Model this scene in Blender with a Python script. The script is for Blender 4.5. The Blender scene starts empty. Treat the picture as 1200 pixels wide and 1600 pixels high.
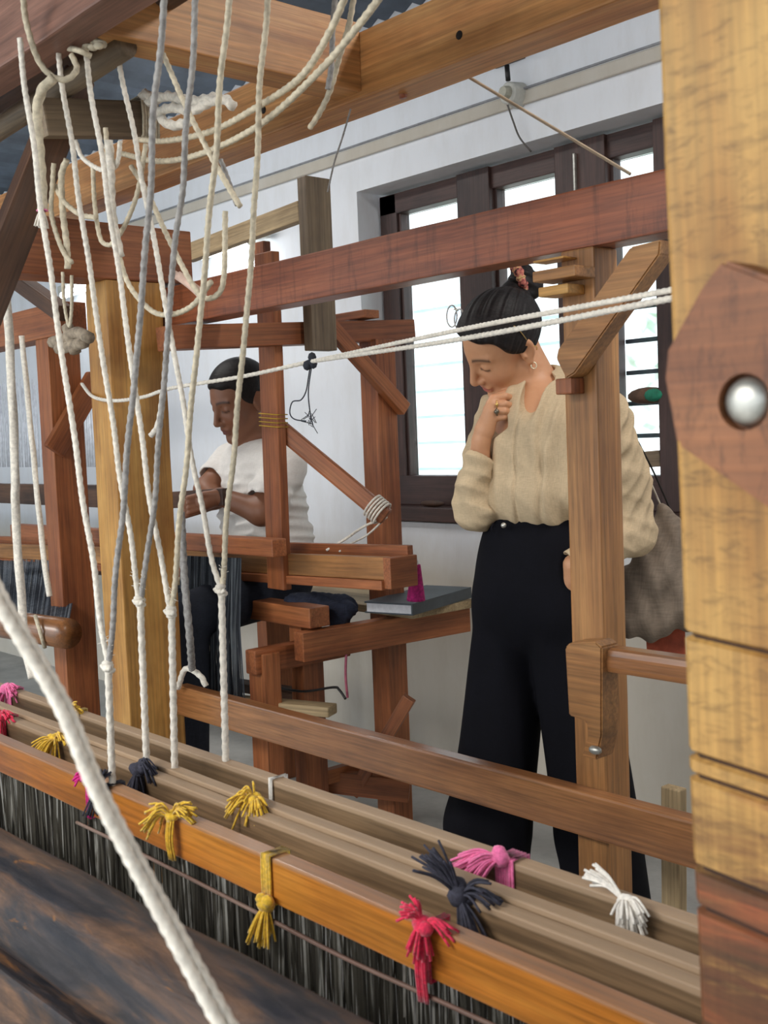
import bpy, bmesh, math, random
import numpy as np
from mathutils import Vector, Matrix, noise as mnoise
random.seed(7); rng = np.random.default_rng(7)
sc = bpy.context.scene
COL = sc.collection

# ------------------------------------------------------------------ camera
FPX = 1750.0
YAW, PITCH, ROLL = [math.radians(a) for a in (48.3, 3.9, 2.28)]
CAMH = 1.25
_f = np.array([-math.sin(YAW)*math.cos(PITCH), math.cos(YAW)*math.cos(PITCH), -math.sin(PITCH)])
_r = np.array([math.cos(YAW), math.sin(YAW), 0.0]); _d = np.cross(_f, _r)
_c, _s = math.cos(ROLL), math.sin(ROLL)
CR = np.stack([_c*_r+_s*_d, -_s*_r+_c*_d, _f], 1)
CC = np.array([0, 0, CAMH])
cam_d = bpy.data.cameras.new('camera'); cam = bpy.data.objects.new('camera', cam_d); COL.objects.link(cam)
cam_d.sensor_fit = 'VERTICAL'; cam_d.sensor_height = 36.0; cam_d.lens = FPX/1600*36.0
cam_d.clip_start = 0.05
M = Matrix.Identity(4)
for i in range(3):
    M[i][0] = CR[i, 0]; M[i][1] = -CR[i, 1]; M[i][2] = -CR[i, 2]; M[i][3] = CC[i]
cam.matrix_world = M
cam_d.dof.use_dof = True; cam_d.dof.focus_distance = 2.8; cam_d.dof.aperture_fstop = 11
sc.camera = cam

# ------------------------------------------------------------------ world, exposure
sc.view_settings.view_transform = 'Standard'; sc.view_settings.look = 'None'
sc.view_settings.gamma = 1.0; sc.view_settings.use_curve_mapping = False
sc.view_settings.exposure = 0.7
w = bpy.data.worlds.new('daylight'); sc.world = w; w.use_nodes = True
wn = w.node_tree.nodes; wl = w.node_tree.links
bg = wn['Background']; bg.inputs['Strength'].default_value = 1.35
bg.inputs['Color'].default_value = (0.86, 0.94, 1.0, 1)

def lin(c):
    return tuple((x/255/12.92 if x/255 <= 0.04045 else ((x/255+0.055)/1.055)**2.4) for x in c) + (1.0,)

# ------------------------------------------------------------------ pixel helpers (image taken as 1200x1600)
def ray(u, v): return CR @ np.array([(u-600)/FPX, (v-800)/FPX, 1.0])
def onY(u, v, Y): d = ray(u, v); return Vector(CC+d*(Y/d[1]))
def onX(u, v, X): d = ray(u, v); return Vector(CC+d*(X/d[0]))
def onZ(u, v, Z): d = ray(u, v); return Vector(CC+d*((Z-CAMH)/d[2]))
def dep(u, v, t): return Vector(CC+ray(u, v)*t)

# ------------------------------------------------------------------ objects
WM = {}
def place(o, world, parent=None):
    if parent is not None:
        o.parent = parent
        o.matrix_basis = WM[parent.name].inverted() @ world
    else:
        o.matrix_basis = world
    WM[o.name] = world.copy()
def tag(o, label=None, cat=None, group=None, kind=None):
    if label: o['label'] = label
    if cat: o['category'] = cat
    if group: o['group'] = group
    if kind: o['kind'] = kind
    return o
def empty(name, loc, label=None, cat=None, group=None, kind=None):
    o = bpy.data.objects.new(name, None); COL.objects.link(o); o.empty_display_size = 0.05
    place(o, Matrix.Translation(Vector(loc)))
    return tag(o, label, cat, group, kind)
def mobj(name, verts, faces, mat, parent=None, world=None, smooth=False):
    me = bpy.data.meshes.new(name)
    me.from_pydata([tuple(v) for v in verts], [], [tuple(f) for f in faces]); me.update()
    if smooth: me.polygons.foreach_set('use_smooth', [True]*len(me.polygons))
    me.materials.append(mat)
    o = bpy.data.objects.new(name, me); COL.objects.link(o)
    place(o, world or Matrix.Identity(4), parent)
    return o
def bmobj(name, bm, mat, parent=None, world=None, smooth=False):
    me = bpy.data.meshes.new(name); bm.to_mesh(me); bm.free()
    if smooth: me.polygons.foreach_set('use_smooth', [True]*len(me.polygons))
    me.materials.append(mat)
    o = bpy.data.objects.new(name, me); COL.objects.link(o)
    place(o, world or Matrix.Identity(4), parent)
    return o
def frame(p0, p1, up=(0, 0, 1)):
    p0 = Vector(p0); p1 = Vector(p1); x = (p1-p0).normalized(); up = Vector(up)
    if abs(x.dot(up)) > 0.98: up = Vector((0, 1, 0))
    y = up.cross(x).normalized(); z = x.cross(y)
    m = Matrix((x, y, z)).transposed().to_4x4(); m.translation = (p0+p1)/2
    return m
def beam(name, p0, p1, w, h, mat, parent=None, up=(0, 0, 1), bev=0.004, wear=0.0):
    """squared timber from p0 to p1, w across, h along 'up'; slightly uneven along its length"""
    m = frame(p0, p1, up); L = (Vector(p1)-Vector(p0)).length
    bm = bmesh.new()
    n = max(1, int(L/0.12)) if wear else 1
    rings = []
    for i in range(n+1):
        x = -L/2+L*i/n
        r = []
        for sy, sz in ((-1, -1), (1, -1), (1, 1), (-1, 1)):
            j = wear*mnoise.noise((x*5+sy*3, sz*7.1, L*9+w*50)) if wear else 0
            k = wear*mnoise.noise((x*5+sy*9, sz*3.1+40, L*9+h*50)) if wear else 0
            r.append(bm.verts.new((x, sy*w/2+j, sz*h/2+k)))
        rings.append(r)
    for a, b in zip(rings, rings[1:]):
        for k in range(4):
            bm.faces.new((a[k], a[(k+1) % 4], b[(k+1) % 4], b[k]))
    bm.faces.new(rings[0][::-1]); bm.faces.new(rings[-1])
    bmesh.ops.recalc_face_normals(bm, faces=bm.faces)
    if bev:
        es = [e for e in bm.edges if e.calc_face_angle(0) > 0.6]
        bmesh.ops.bevel(bm, geom=es, offset=bev, segments=2, affect='EDGES', profile=0.6)
    return bmobj(name, bm, mat, parent, m)
def box(name, xr, yr, zr, mat, parent=None, grain='x', bev=0.004, wear=0.0):
    cx, cy, cz = sum(xr)/2, sum(yr)/2, sum(zr)/2
    if grain == 'x': return beam(name, (xr[0], cy, cz), (xr[1], cy, cz), yr[1]-yr[0], zr[1]-zr[0], mat, parent, bev=bev, wear=wear)
    if grain == 'y': return beam(name, (cx, yr[0], cz), (cx, yr[1], cz), xr[1]-xr[0], zr[1]-zr[0], mat, parent, bev=bev, wear=wear)
    return beam(name, (cx, cy, zr[0]), (cx, cy, zr[1]), xr[1]-xr[0], yr[1]-yr[0], mat, parent, up=(0, 1, 0), bev=bev, wear=wear)
def spline(pts, n=8):
    """Catmull-Rom through points"""
    P = [Vector(p) for p in pts]
    if len(P) < 3: 
        return [P[0].lerp(P[-1], i/n) for i in range(n+1)]
    Q = [2*P[0]-P[1]]+P+[2*P[-1]-P[-2]]; out = []
    for i in range(1, len(Q)-2):
        for k in range(n):
            t = k/n; a, b, c, d = Q[i-1], Q[i], Q[i+1], Q[i+2]
            out.append(0.5*((2*b)+(-a+c)*t+(2*a-5*b+4*c-d)*t*t+(-a+3*b-3*c+d)*t**3))
    out.append(P[-1]); return out
def resample(pts, step):
    P = np.array([tuple(p) for p in pts]); seg = np.linalg.norm(np.diff(P, axis=0), axis=1)
    s = np.concatenate([[0], np.cumsum(seg)]); n = max(2, int(s[-1]/step)+1)
    t = np.linspace(0, s[-1], n)
    return np.stack([np.interp(t, s, P[:, k]) for k in range(3)], 1), t
def tube_data(pts, r, sides=8, lobes=0, pitch=0.02, amp=0.13, step=None, squash=1.0, wob=0.0, seed=0):
    P, t = resample(pts, step or max(0.004, r*1.5)) if (lobes or step) else (np.array([tuple(p) for p in pts]), np.arange(len(pts))*0.01)
    n = len(P); rr = r if callable(r) else (lambda k: r)
    if wob:
        ph = random.random()*9
        P = P+wob*np.stack([np.sin(t*37+ph), np.sin(t*29+1+ph), np.sin(t*41+2+ph)], 1)
    T = np.gradient(P, axis=0); T /= np.linalg.norm(T, axis=1)[:, None]+1e-12
    u = np.cross(T[0], [0, 0, 1.0]); 
    if np.linalg.norm(u) < 0.1: u = np.cross(T[0], [1.0, 0, 0])
    u /= np.linalg.norm(u); V = []; 
    ang = np.arange(sides)*2*np.pi/sides
    for i in range(n):
        u = u-T[i]*u.dot(T[i]); u /= np.linalg.norm(u); v = np.cross(T[i], u)
        R = rr(i/(n-1))
        rad = R*(1+(amp*np.cos(lobes*(ang-2*np.pi*t[i]/(pitch*lobes)*1.0)) if lobes else 0))
        V.append(P[i]+np.outer(rad*np.cos(ang), u)+np.outer(rad*np.sin(ang)*squash, v))
    V = np.concatenate(V); Fc = []
    for i in range(n-1):
        for k in range(sides):
            a = i*sides+k; b = i*sides+(k+1) % sides
            Fc.append((a, b, b+sides, a+sides))
    Fc.append(tuple(range(sides))[::-1]); Fc.append(tuple(range((n-1)*sides, n*sides)))
    return V, Fc
class MB:
    """collects pieces into one mesh"""
    def __init__(s): s.v = []; s.f = []; s.n = 0
    def add(s, V, Fc):
        s.v.append(np.asarray(V, float)); s.f += [tuple(i+s.n for i in f) for f in Fc]; s.n += len(V); return s
    def tube(s, pts, r, **k): return s.add(*tube_data(pts, r, **k))
    def ball(s, c, r, ax=None, seg=10):
        c = np.array(tuple(c)); r = np.array(r if hasattr(r, '__len__') else (r, r, r), float); V = []; Fc = []
        A = np.eye(3) if ax is None else np.array(ax)
        m = seg//2
        for i in range(m+1):
            th = math.pi*i/m
            for j in range(seg):
                ph = 2*math.pi*j/seg
                V.append(c+A@(r*np.array([math.sin(th)*math.cos(ph), math.sin(th)*math.sin(ph), math.cos(th)])))
        for i in range(m):
            for j in range(seg):
                a = i*seg+j; b = i*seg+(j+1) % seg
                Fc.append((a, a+seg, b+seg, b))
        return s.add(V, Fc)
    def boxa(s, lo, hi):
        (x0, y0, z0), (x1, y1, z1) = lo, hi
        V = [(x0, y0, z0), (x1, y0, z0), (x1, y1, z0), (x0, y1, z0), (x0, y0, z1), (x1, y0, z1), (x1, y1, z1), (x0, y1, z1)]
        return s.add(V, [(3, 2, 1, 0), (4, 5, 6, 7), (0, 1, 5, 4), (1, 2, 6, 5), (2, 3, 7, 6), (3, 0, 4, 7)])
    def build(s, name, mat, parent=None, origin=None, smooth=True):
        V = np.concatenate(s.v); o = np.array(tuple(origin)) if origin is not None else V.mean(0)
        return mobj(name, V-o, s.f, mat, parent, Matrix.Translation(Vector(o)), smooth)

# ------------------------------------------------------------------ materials
def newmat(name):
    m = bpy.data.materials.new(name); m.use_nodes = True
    nt = m.node_tree; return m, nt.nodes, nt.links, nt.nodes['Principled BSDF']
def ramp(N, L, fac, stops):
    r = N.new('ShaderNodeValToRGB'); e = r.color_ramp.elements
    while len(e) > 1: e.remove(e[-1])
    e[0].position = stops[0][0]; e[0].color = stops[0][1]
    for p, c in stops[1:]:
        x = e.new(p); x.color = c
    L.new(fac, r.inputs['Fac']); return r.outputs['Color']
def mixc(N, L, fac, a, b, mode='MIX'):
    x = N.new('ShaderNodeMix'); x.data_type = 'RGBA'; x.blend_type = mode
    for s, val in ((0, fac), (6, a), (7, b)):
        if isinstance(val, (int, float)): x.inputs[s].default_value = val
        elif isinstance(val, tuple): x.inputs[s].default_value = val
        else: L.new(val, x.inputs[s])
    return x.outputs[2]
def texco(N, L, scale, rnd=True):
    tc = N.new('ShaderNodeTexCoord'); mp = N.new('ShaderNodeMapping'); mp.inputs['Scale'].default_value = scale
    L.new(tc.outputs['Object'], mp.inputs['Vector'])
    if rnd:
        oi = N.new('ShaderNodeObjectInfo'); ml = N.new('ShaderNodeMath'); ml.operation = 'MULTIPLY'; ml.inputs[1].default_value = 37.0
        L.new(oi.outputs['Random'], ml.inputs[0]); L.new(ml.outputs[0], mp.inputs['Location'])
    return mp.outputs['Vector']
def nz(N, L, vec, scale=1.0, detail=4, rough=0.55, dist=0.0):
    n = N.new('ShaderNodeTexNoise'); n.inputs['Scale'].default_value = scale; n.inputs['Detail'].default_value = detail
    n.inputs['Roughness'].default_value = rough; n.inputs['Distortion'].default_value = dist
    L.new(vec, n.inputs['Vector']); return n.outputs['Fac']
def bump(N, L, h, st=0.2, dist=0.002):
    b = N.new('ShaderNodeBump'); b.inputs['Strength'].default_value = st; b.inputs['Distance'].default_value = dist
    L.new(h, b.inputs['Height']); return b.outputs['Normal']
def wood(name, mid, dark, light, rough=0.5, blot=0.3, cross=0.0, coat=0.0, grain=14.0, fleck=0.0, top=None, stain=None):
    """timber: grain along the object's own x axis, darker streaks, blotchy wear"""
    m, N, L, B = newmat(name)
    mid, dark, light = [tuple(x*0.93 for x in c_) for c_ in (mid, dark, light)]
    a = nz(N, L, texco(N, L, (1.3, grain, grain)), 1.0, 6, 0.6, 0.6)
    f = nz(N, L, texco(N, L, (5, 160, 160)), 1.0, 3, 0.6)
    b = nz(N, L, texco(N, L, (4, 6, 6)), 1.0, 4, 0.6)
    c = ramp(N, L, a, [(0.28, lin(dark)), (0.5, lin(mid)), (0.72, lin(light))])
    c = mixc(N, L, 0.55, c, ramp(N, L, f, [(0.32, (0.12, 0.12, 0.12, 1)), (0.5, (0.5, 0.5, 0.5, 1)), (0.68, (0.88, 0.88, 0.88, 1))]), 'OVERLAY')
    sr = nz(N, L, texco(N, L, (2.2, 55, 55)), 1.0, 4, 0.7, 0.3)
    c = mixc(N, L, ramp(N, L, sr, [(0.54, (0, 0, 0, 1)), (0.70, (0.5, 0.5, 0.5, 1))]), c, lin(tuple(x*0.62 for x in dark)))
    c = mixc(N, L, blot, c, ramp(N, L, b, [(0.35, lin(dark)), (0.65, lin(light))]))
    if cross:
        g = nz(N, L, texco(N, L, (26, 3, 3)), 1.0, 5, 0.7, 0.4)
        fac = ramp(N, L, g, [(0.52, (0, 0, 0, 1)), (0.68, (cross, cross, cross, 1))])
        c = mixc(N, L, fac, c, lin(tuple(x*0.45 for x in dark)))
    if fleck:
        g = nz(N, L, texco(N, L, (120, 34, 34)), 1.0, 4, 0.7, 0.8)
        c = mixc(N, L, ramp(N, L, g, [(0.50, (0, 0, 0, 1)), (0.68, (fleck,)*3+(1,))]), c, lin(tuple(x*0.5 for x in dark)))
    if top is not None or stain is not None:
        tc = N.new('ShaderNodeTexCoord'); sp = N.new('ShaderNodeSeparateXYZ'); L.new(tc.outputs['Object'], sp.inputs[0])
    if top is not None:      # pale upper edge: rubbed wear, plus light on the top painted in
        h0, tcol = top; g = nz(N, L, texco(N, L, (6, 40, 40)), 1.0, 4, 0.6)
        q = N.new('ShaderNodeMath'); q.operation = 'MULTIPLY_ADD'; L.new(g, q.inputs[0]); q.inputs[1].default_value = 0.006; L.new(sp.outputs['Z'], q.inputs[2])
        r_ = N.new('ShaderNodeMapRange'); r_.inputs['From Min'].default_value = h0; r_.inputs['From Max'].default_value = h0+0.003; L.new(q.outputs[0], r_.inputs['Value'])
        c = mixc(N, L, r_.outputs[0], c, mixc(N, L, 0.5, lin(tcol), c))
    if stain is not None:    # old oily staining towards the foot of the post
        x0, x1, scol = stain; g = nz(N, L, texco(N, L, (24, 2.5, 2.5)), 1.0, 6, 0.7, 0.5)
        q = N.new('ShaderNodeMapRange'); q.inputs['From Min'].default_value = x1; q.inputs['From Max'].default_value = x0; L.new(sp.outputs['X'], q.inputs['Value'])
        w_ = N.new('ShaderNodeMath'); w_.operation = 'MULTIPLY_ADD'; L.new(q.outputs[0], w_.inputs[0]); w_.inputs[1].default_value = 0.38; L.new(g, w_.inputs[2])
        g2 = nz(N, L, texco(N, L, (40, 3, 3)), 1.0, 5, 0.7, 0.5)
        sc2 = ramp(N, L, g2, [(0.35, lin(tuple(x*0.55 for x in scol))), (0.52, lin(scol)), (0.66, lin(tuple(x*1.55 for x in scol)))])
        c = mixc(N, L, ramp(N, L, w_.outputs[0], [(0.60, (0, 0, 0, 1)), (0.80, (0.9, 0.9, 0.9, 1))]), c, sc2)
    L.new(c, B.inputs['Base Color']); B.inputs['Roughness'].default_value = rough
    B.inputs['Coat Weight'].default_value = coat; B.inputs['Coat Roughness'].default_value = 0.25
    L.new(bump(N, L, f, 0.25, 0.0015), B.inputs['Normal'])
    return m
def plain(name, col, rough=0.7, var=0.12, scale=30, metal=0.0, bmp=0.0, sheen=0.0):
    m, N, L, B = newmat(name)
    n = nz(N, L, texco(N, L, (scale,)*3), 1.0, 4, 0.6)
    d = tuple(x*(1-var) for x in col); l = tuple(min(255, x*(1+var)) for x in col)
    L.new(ramp(N, L, n, [(0.3, lin(d)), (0.7, lin(l))]), B.inputs['Base Color'])
    B.inputs['Roughness'].default_value = rough; B.inputs['Metallic'].default_value = metal
    B.inputs['Sheen Weight'].default_value = sheen
    if bmp: L.new(bump(N, L, n, bmp, 0.002), B.inputs['Normal'])
    return m
def cloth(name, col, thread=900, var=0.1, bmp=0.3, rough=0.9, spec=0.3):
    m, N, L, B = newmat(name)
    a = nz(N, L, texco(N, L, (thread, thread*0.15, thread*0.1), False), 1.0, 2, 0.5)
    b = nz(N, L, texco(N, L, (thread*0.1, thread*0.15, thread), False), 1.0, 2, 0.5)
    p = nz(N, L, texco(N, L, (9, 9, 9), False), 1.0, 4, 0.6)
    d = tuple(x*(1-var) for x in col); l = tuple(min(255, x*(1+var)) for x in col)
    c = ramp(N, L, a, [(0.3, lin(d)), (0.7, lin(l))]); c2 = ramp(N, L, b, [(0.3, lin(d)), (0.7, lin(l))])
    c = mixc(N, L, 0.5, c, c2); c = mixc(N, L, 0.3, c, ramp(N, L, p, [(0.35, lin(d)), (0.65, lin(l))]))
    L.new(c, B.inputs['Base Color']); B.inputs['Roughness'].default_value = rough; B.inputs['Specular IOR Level'].default_value = spec
    if bmp: L.new(bump(N, L, p, bmp, 0.006), B.inputs['Normal'])
    return m
def emit(name, col, st):
    m, N, L, B = newmat(name)
    B.inputs['Base Color'].default_value = (0.9, 0.9, 0.9, 1)
    B.inputs['Emission Color'].default_value = col; B.inputs['Emission Strength'].default_value = st; return m
def islands(name, stops, rough=0.8):
    m, N, L, B = newmat(name); g = N.new('ShaderNodeNewGeometry')
    n = nz(N, L, texco(N, L, (40, 40, 9), False), 1.0, 3, 0.7)
    mx = N.new('ShaderNodeMath'); mx.operation = 'MULTIPLY_ADD'; L.new(n, mx.inputs[0]); mx.inputs[1].default_value = 0.9
    ms = N.new('ShaderNodeMath'); ms.operation = 'SUBTRACT'; L.new(g.outputs['Random Per Island'], ms.inputs[0]); ms.inputs[1].default_value = 0.45
    L.new(ms.outputs[0], mx.inputs[2])
    L.new(ramp(N, L, mx.outputs[0], stops), B.inputs['Base Color']); B.inputs['Roughness'].default_value = rough; return m

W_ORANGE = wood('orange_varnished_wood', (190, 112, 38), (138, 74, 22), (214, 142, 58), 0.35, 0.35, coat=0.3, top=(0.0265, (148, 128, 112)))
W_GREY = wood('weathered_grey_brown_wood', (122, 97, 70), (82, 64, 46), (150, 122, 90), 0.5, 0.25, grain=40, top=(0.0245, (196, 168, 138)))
W_RAIL = wood('polished_brown_wood', (150, 98, 58), (104, 64, 36), (180, 124, 76), 0.3, 0.3, coat=0.6)
W_RED = wood('dark_red_wood', (150, 80, 48), (104, 52, 32), (170, 98, 62), 0.45, 0.35, cross=0.55, coat=0.15)
W_HEAD = wood('honey_brown_wood', (200, 138, 80), (150, 94, 48), (220, 166, 104), 0.5, 0.4, grain=22)
W_GOLD = wood('golden_brown_wood', (198, 142, 68), (142, 88, 36), (222, 172, 96), 0.5, 0.5)
W_POST = wood('speckled_golden_post_wood', (194, 148, 78), (156, 106, 48), (214, 172, 100), 0.6, 0.5, cross=0.15, coat=0.0, fleck=0.5, stain=(-0.28, -0.10, (92, 46, 26)))
W_MID = wood('mid_brown_wood', (166, 112, 62), (118, 78, 40), (192, 140, 84), 0.5, 0.35)
W_MAUVE = wood('dull_mauve_brown_wood', (132, 92, 76), (96, 64, 52), (156, 114, 96), 0.5, 0.35)
W_BRN = wood('red_brown_wood', (158, 90, 50), (110, 58, 32), (182, 114, 68), 0.5, 0.35)
W_DRK = wood('dark_brown_wood', (84, 56, 40), (48, 32, 26), (112, 78, 54), 0.55, 0.4)
W_FRAME = wood('dark_window_wood', (72, 50, 46), (48, 34, 32), (98, 70, 62), 0.5, 0.4)
W_PALE = wood('pale_raw_wood', (170, 146, 108), (128, 106, 74), (200, 176, 136), 0.65, 0.35)
W_OLIVE = wood('grey_olive_wood', (122, 104, 82), (88, 72, 56), (148, 128, 102), 0.6, 0.35)
W_LOG, N, L, B = newmat('worn_blackened_wood')
_p = nz(N, L, texco(N, L, (4, 20, 20)), 1.0, 6, 0.65, 0.8); _q = nz(N, L, texco(N, L, (9, 70, 70)), 1.0, 5, 0.7, 0.4); _t = nz(N, L, texco(N, L, (7, 34, 34)), 1.0, 4, 0.6, 1.0)
_c = ramp(N, L, _p, [(0.36, lin((24, 25, 32))), (0.47, lin((46, 42, 44))), (0.56, lin((74, 56, 46))), (0.68, lin((104, 76, 56)))])
_c = mixc(N, L, 0.5, _c, ramp(N, L, _q, [(0.35, (0.15, 0.15, 0.15, 1)), (0.65, (0.85, 0.85, 0.85, 1))]), 'OVERLAY')
_c = mixc(N, L, ramp(N, L, _t, [(0.62, (0, 0, 0, 1)), (0.68, (0.7, 0.7, 0.7, 1))]), _c, lin((132, 88, 46)))
L.new(_c, B.inputs['Base Color']); B.inputs['Roughness'].default_value = 0.55; B.inputs['Specular IOR Level'].default_value = 0.3
L.new(bump(N, L, _q, 0.5, 0.004), B.inputs['Normal'])
W_BRKT = wood('reddish_bracket_wood', (140, 86, 52), (100, 56, 34), (164, 108, 68), 0.6, 0.5, cross=0.1, fleck=0.5)
ROPE = plain('cream_cotton_rope', (224, 216, 202), 0.85, 0.1, 120, bmp=0.3, sheen=0.3)
ROPE_G = plain('grey_dirty_rope', (150, 146, 142), 0.85, 0.16, 90, bmp=0.3)
ROPE_Y = plain('yellowed_cotton_rope', (198, 186, 162), 0.85, 0.12, 100, bmp=0.3)
STEEL = plain('dull_steel', (186, 184, 176), 0.42, 0.12, 60, metal=0.85)
BLACKM = plain('black_iron', (34, 32, 32), 0.5, 0.2, 40)
# ------------------------------------------------------------------ the setting
WY = 2.80            # room face of the back wall
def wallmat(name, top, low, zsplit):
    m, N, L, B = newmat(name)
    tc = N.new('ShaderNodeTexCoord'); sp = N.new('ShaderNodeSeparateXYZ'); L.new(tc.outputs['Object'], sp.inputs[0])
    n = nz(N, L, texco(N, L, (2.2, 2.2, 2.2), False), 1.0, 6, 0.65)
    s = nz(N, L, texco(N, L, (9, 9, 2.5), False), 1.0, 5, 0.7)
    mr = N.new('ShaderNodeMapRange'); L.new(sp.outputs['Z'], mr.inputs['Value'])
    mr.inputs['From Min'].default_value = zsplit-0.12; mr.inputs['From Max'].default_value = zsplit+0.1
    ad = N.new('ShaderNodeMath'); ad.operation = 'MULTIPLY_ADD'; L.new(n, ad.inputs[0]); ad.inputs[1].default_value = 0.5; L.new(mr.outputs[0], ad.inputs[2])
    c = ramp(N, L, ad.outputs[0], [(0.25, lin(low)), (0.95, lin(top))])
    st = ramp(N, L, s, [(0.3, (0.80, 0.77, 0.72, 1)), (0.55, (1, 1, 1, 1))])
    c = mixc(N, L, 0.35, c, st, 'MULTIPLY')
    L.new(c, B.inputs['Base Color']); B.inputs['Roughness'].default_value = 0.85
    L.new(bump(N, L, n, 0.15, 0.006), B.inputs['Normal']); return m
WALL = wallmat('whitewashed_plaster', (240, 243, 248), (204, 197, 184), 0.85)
m, N, L, B = newmat('grey_cement'); n = nz(N, L, texco(N, L, (3, 3, 3), False), 1.0, 8, 0.7)
L.new(ramp(N, L, n, [(0.3, lin((142, 142, 140))), (0.7, lin((186, 186, 182)))]), B.inputs['Base Color']); B.inputs['Roughness'].default_value = 0.6
CEMENT = m
ROOFM = plain('grey_blue_roof_sheet', (92, 102, 114), 0.6, 0.2, 4)
PLASTIC = plain('grey_white_plastic', (196, 196, 188), 0.5, 0.08, 20)

# window opening in the wall
WX0, WX1 = -3.225, -1.66
WZ0, WZ1 = 0.93, 2.165
wl_ = empty('wall_back', (0, WY, 0), kind='structure')
def wallpiece(name, xr, zr, y0=WY, y1=WY+0.25):
    b = MB().boxa((xr[0], y0, zr[0]), (xr[1], y1, zr[1])); return b.build(name, WALL, wl_, origin=(0, WY, 0), smooth=False)
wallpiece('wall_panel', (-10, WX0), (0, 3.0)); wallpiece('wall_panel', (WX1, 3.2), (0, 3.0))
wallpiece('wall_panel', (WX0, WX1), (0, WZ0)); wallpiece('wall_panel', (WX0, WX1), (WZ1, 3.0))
tag(mobj('wall_left', *(lambda b: (np.concatenate(b.v), b.f))(MB().boxa((-10.2, -6, 0), (-10, 3.05, 3.0))), WALL), kind='structure')
tag(mobj('floor', *(lambda b: (np.concatenate(b.v), b.f))(MB().boxa((-10.2, -6, -0.1), (5, 3.05, 0))), CEMENT), kind='structure')
tag(mobj('wall_light_block', *(lambda b: (np.concatenate(b.v), b.f))(MB().boxa((3.2, -6, 0), (3.4, 3.05, 3.0))), WALL), kind='structure')  # unseen wall added to block light from the right
# ribbed roof sheet as ceiling
xs = np.arange(-10.2, 3.2, 0.0225); V = []; Fc = []
for i, x in enumerate(xs):
    z = 2.74+0.012*math.sin(i*math.pi/2)
    V += [(x, -2.2, z), (x, 3.05, z)]
for i in range(len(xs)-1): Fc.append((2*i, 2*i+2, 2*i+3, 2*i+1))
tag(mobj('ceiling', V, Fc, ROOFM), kind='structure')
# wall band with its groove, running above the window
tr = tag(empty('trim_1', (-3, WY, 2.3)), kind='structure')
beam('band', (-6.5, WY-0.008, 2.305), (1.0, WY-0.008, 2.300), 0.016, 0.042, WALL, tr, bev=0.006)
beam('wire', (-6.5, WY-0.02, 2.329), (1.0, WY-0.02, 2.324), 0.006, 0.006, plain('grey_wire', (140, 142, 146), 0.6), tr, bev=0)

# window: dark frame, three bays, transom panes, horizontal bars
gl, N, L, B = newmat('frosted_daylight_glass')
n = nz(N, L, texco(N, L, (7, 7, 5), False), 1.0, 4, 0.6)
L.new(ramp(N, L, n, [(0.35, (0.80, 0.93, 0.88, 1)), (0.6, (0.97, 0.99, 1, 1))]), B.inputs['Base Color'])
B.inputs['Transmission Weight'].default_value = 1.0; B.inputs['Roughness'].default_value = 0.12; B.inputs['IOR'].default_value = 1.05
LOUV, N, L, B = newmat('louvre_glass_edge'); B.inputs['Base Color'].default_value = (.62, .78, .82, 1); B.inputs['Transmission Weight'].default_value = .85; B.inputs['Roughness'].default_value = .5; B.inputs['IOR'].default_value = 1.1
win = tag(empty('window_1', ((WX0+WX1)/2, WY+0.1, WZ0)), kind='structure')
FY0, FY1 = WY+0.10, WY+0.17
fx0 = onY(596, 400, FY0).x; zt = 2.152; zb = 0.985
def fr(name, xr, zr, yr=(FY0, FY1), mat=W_FRAME, grain='z', bev=0.004): return box(name, xr, yr, zr, mat, win, grain, bev)
P = lambda u, v=600: onY(u, v, FY0).x
bays = [(P(629), P(728)), (P(778), P(880)), (P(958), P(1034))]
fr('frame_head', (fx0, -1.70), (zt-0.075, zt), grain='x'); fr('frame_foot', (fx0, -1.70), (zb, zb+0.11), (FY0-0.01, FY1), grain='x')
fr('window_sill', (WX0-0.0, WX1), (zb-0.05, zb), (WY-0.02, FY1+0.04), grain='x')
fr('jamb', (fx0, bays[0][0]), (zb, zt)); fr('mullion', (bays[0][1], bays[1][0]), (zb, zt), (FY0-0.015, FY1)); fr('mullion', (bays[1][1], bays[2][0]), (zb, zt), (FY0-0.015, FY1))
fr('jamb', (bays[2][1], -1.70), (zb, zt), (FY0-0.02, FY1))
zm = onY(680, 400, FY0).z
fr('transom', (fx0, -1.70), (zm-0.03, zm+0.09), (FY0-0.005, FY1), grain='x')
for bi, (a, b) in enumerate(bays):
    for z0, z1 in ((zb+0.11, zm-0.03), (zm+0.09, zt-0.075)):
        fr('window_pane', (a+0.002, b-0.002), (z0+0.002, z1-0.002), (FY0+0.045, FY0+0.049), gl, bev=0)
        # slim sash surround proud of the glass
        up = z1 > zm
        for xa, xb in ((a, a+0.012), (b-0.012, b)): fr('sash_stile', (xa, xb), (z0, z1), (FY0+0.012, FY0+0.045), bev=0.002)
    # iron bars across the lower lights
    vs = (483, 570, 611, 651, 692, 733) if bi == 0 else ((500, 540, 580, 620, 660, 700) if bi == 1 else (478, 531, 581, 630, 681, 726))
    for v in vs:
        z = onY((629, 780, 958)[bi]+45, v, FY0+0.06).z
        beam('window_bar', (a, FY0+0.075, z), (b, FY0+0.075, z), 0.012, 0.014 if bi == 2 else 0.010, plain('window_iron', (86, 96, 104), 0.5) if bi == 2 else LOUV, win, bev=0.002)
# bolt on the middle mullion
fr('window_bolt', (P(905, 260)-0.004, P(905, 260)+0.004), (onY(909, 300, FY0).z, onY(909, 240, FY0).z), (FY0-0.028, FY0-0.016), STEEL, bev=0.002)

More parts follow.
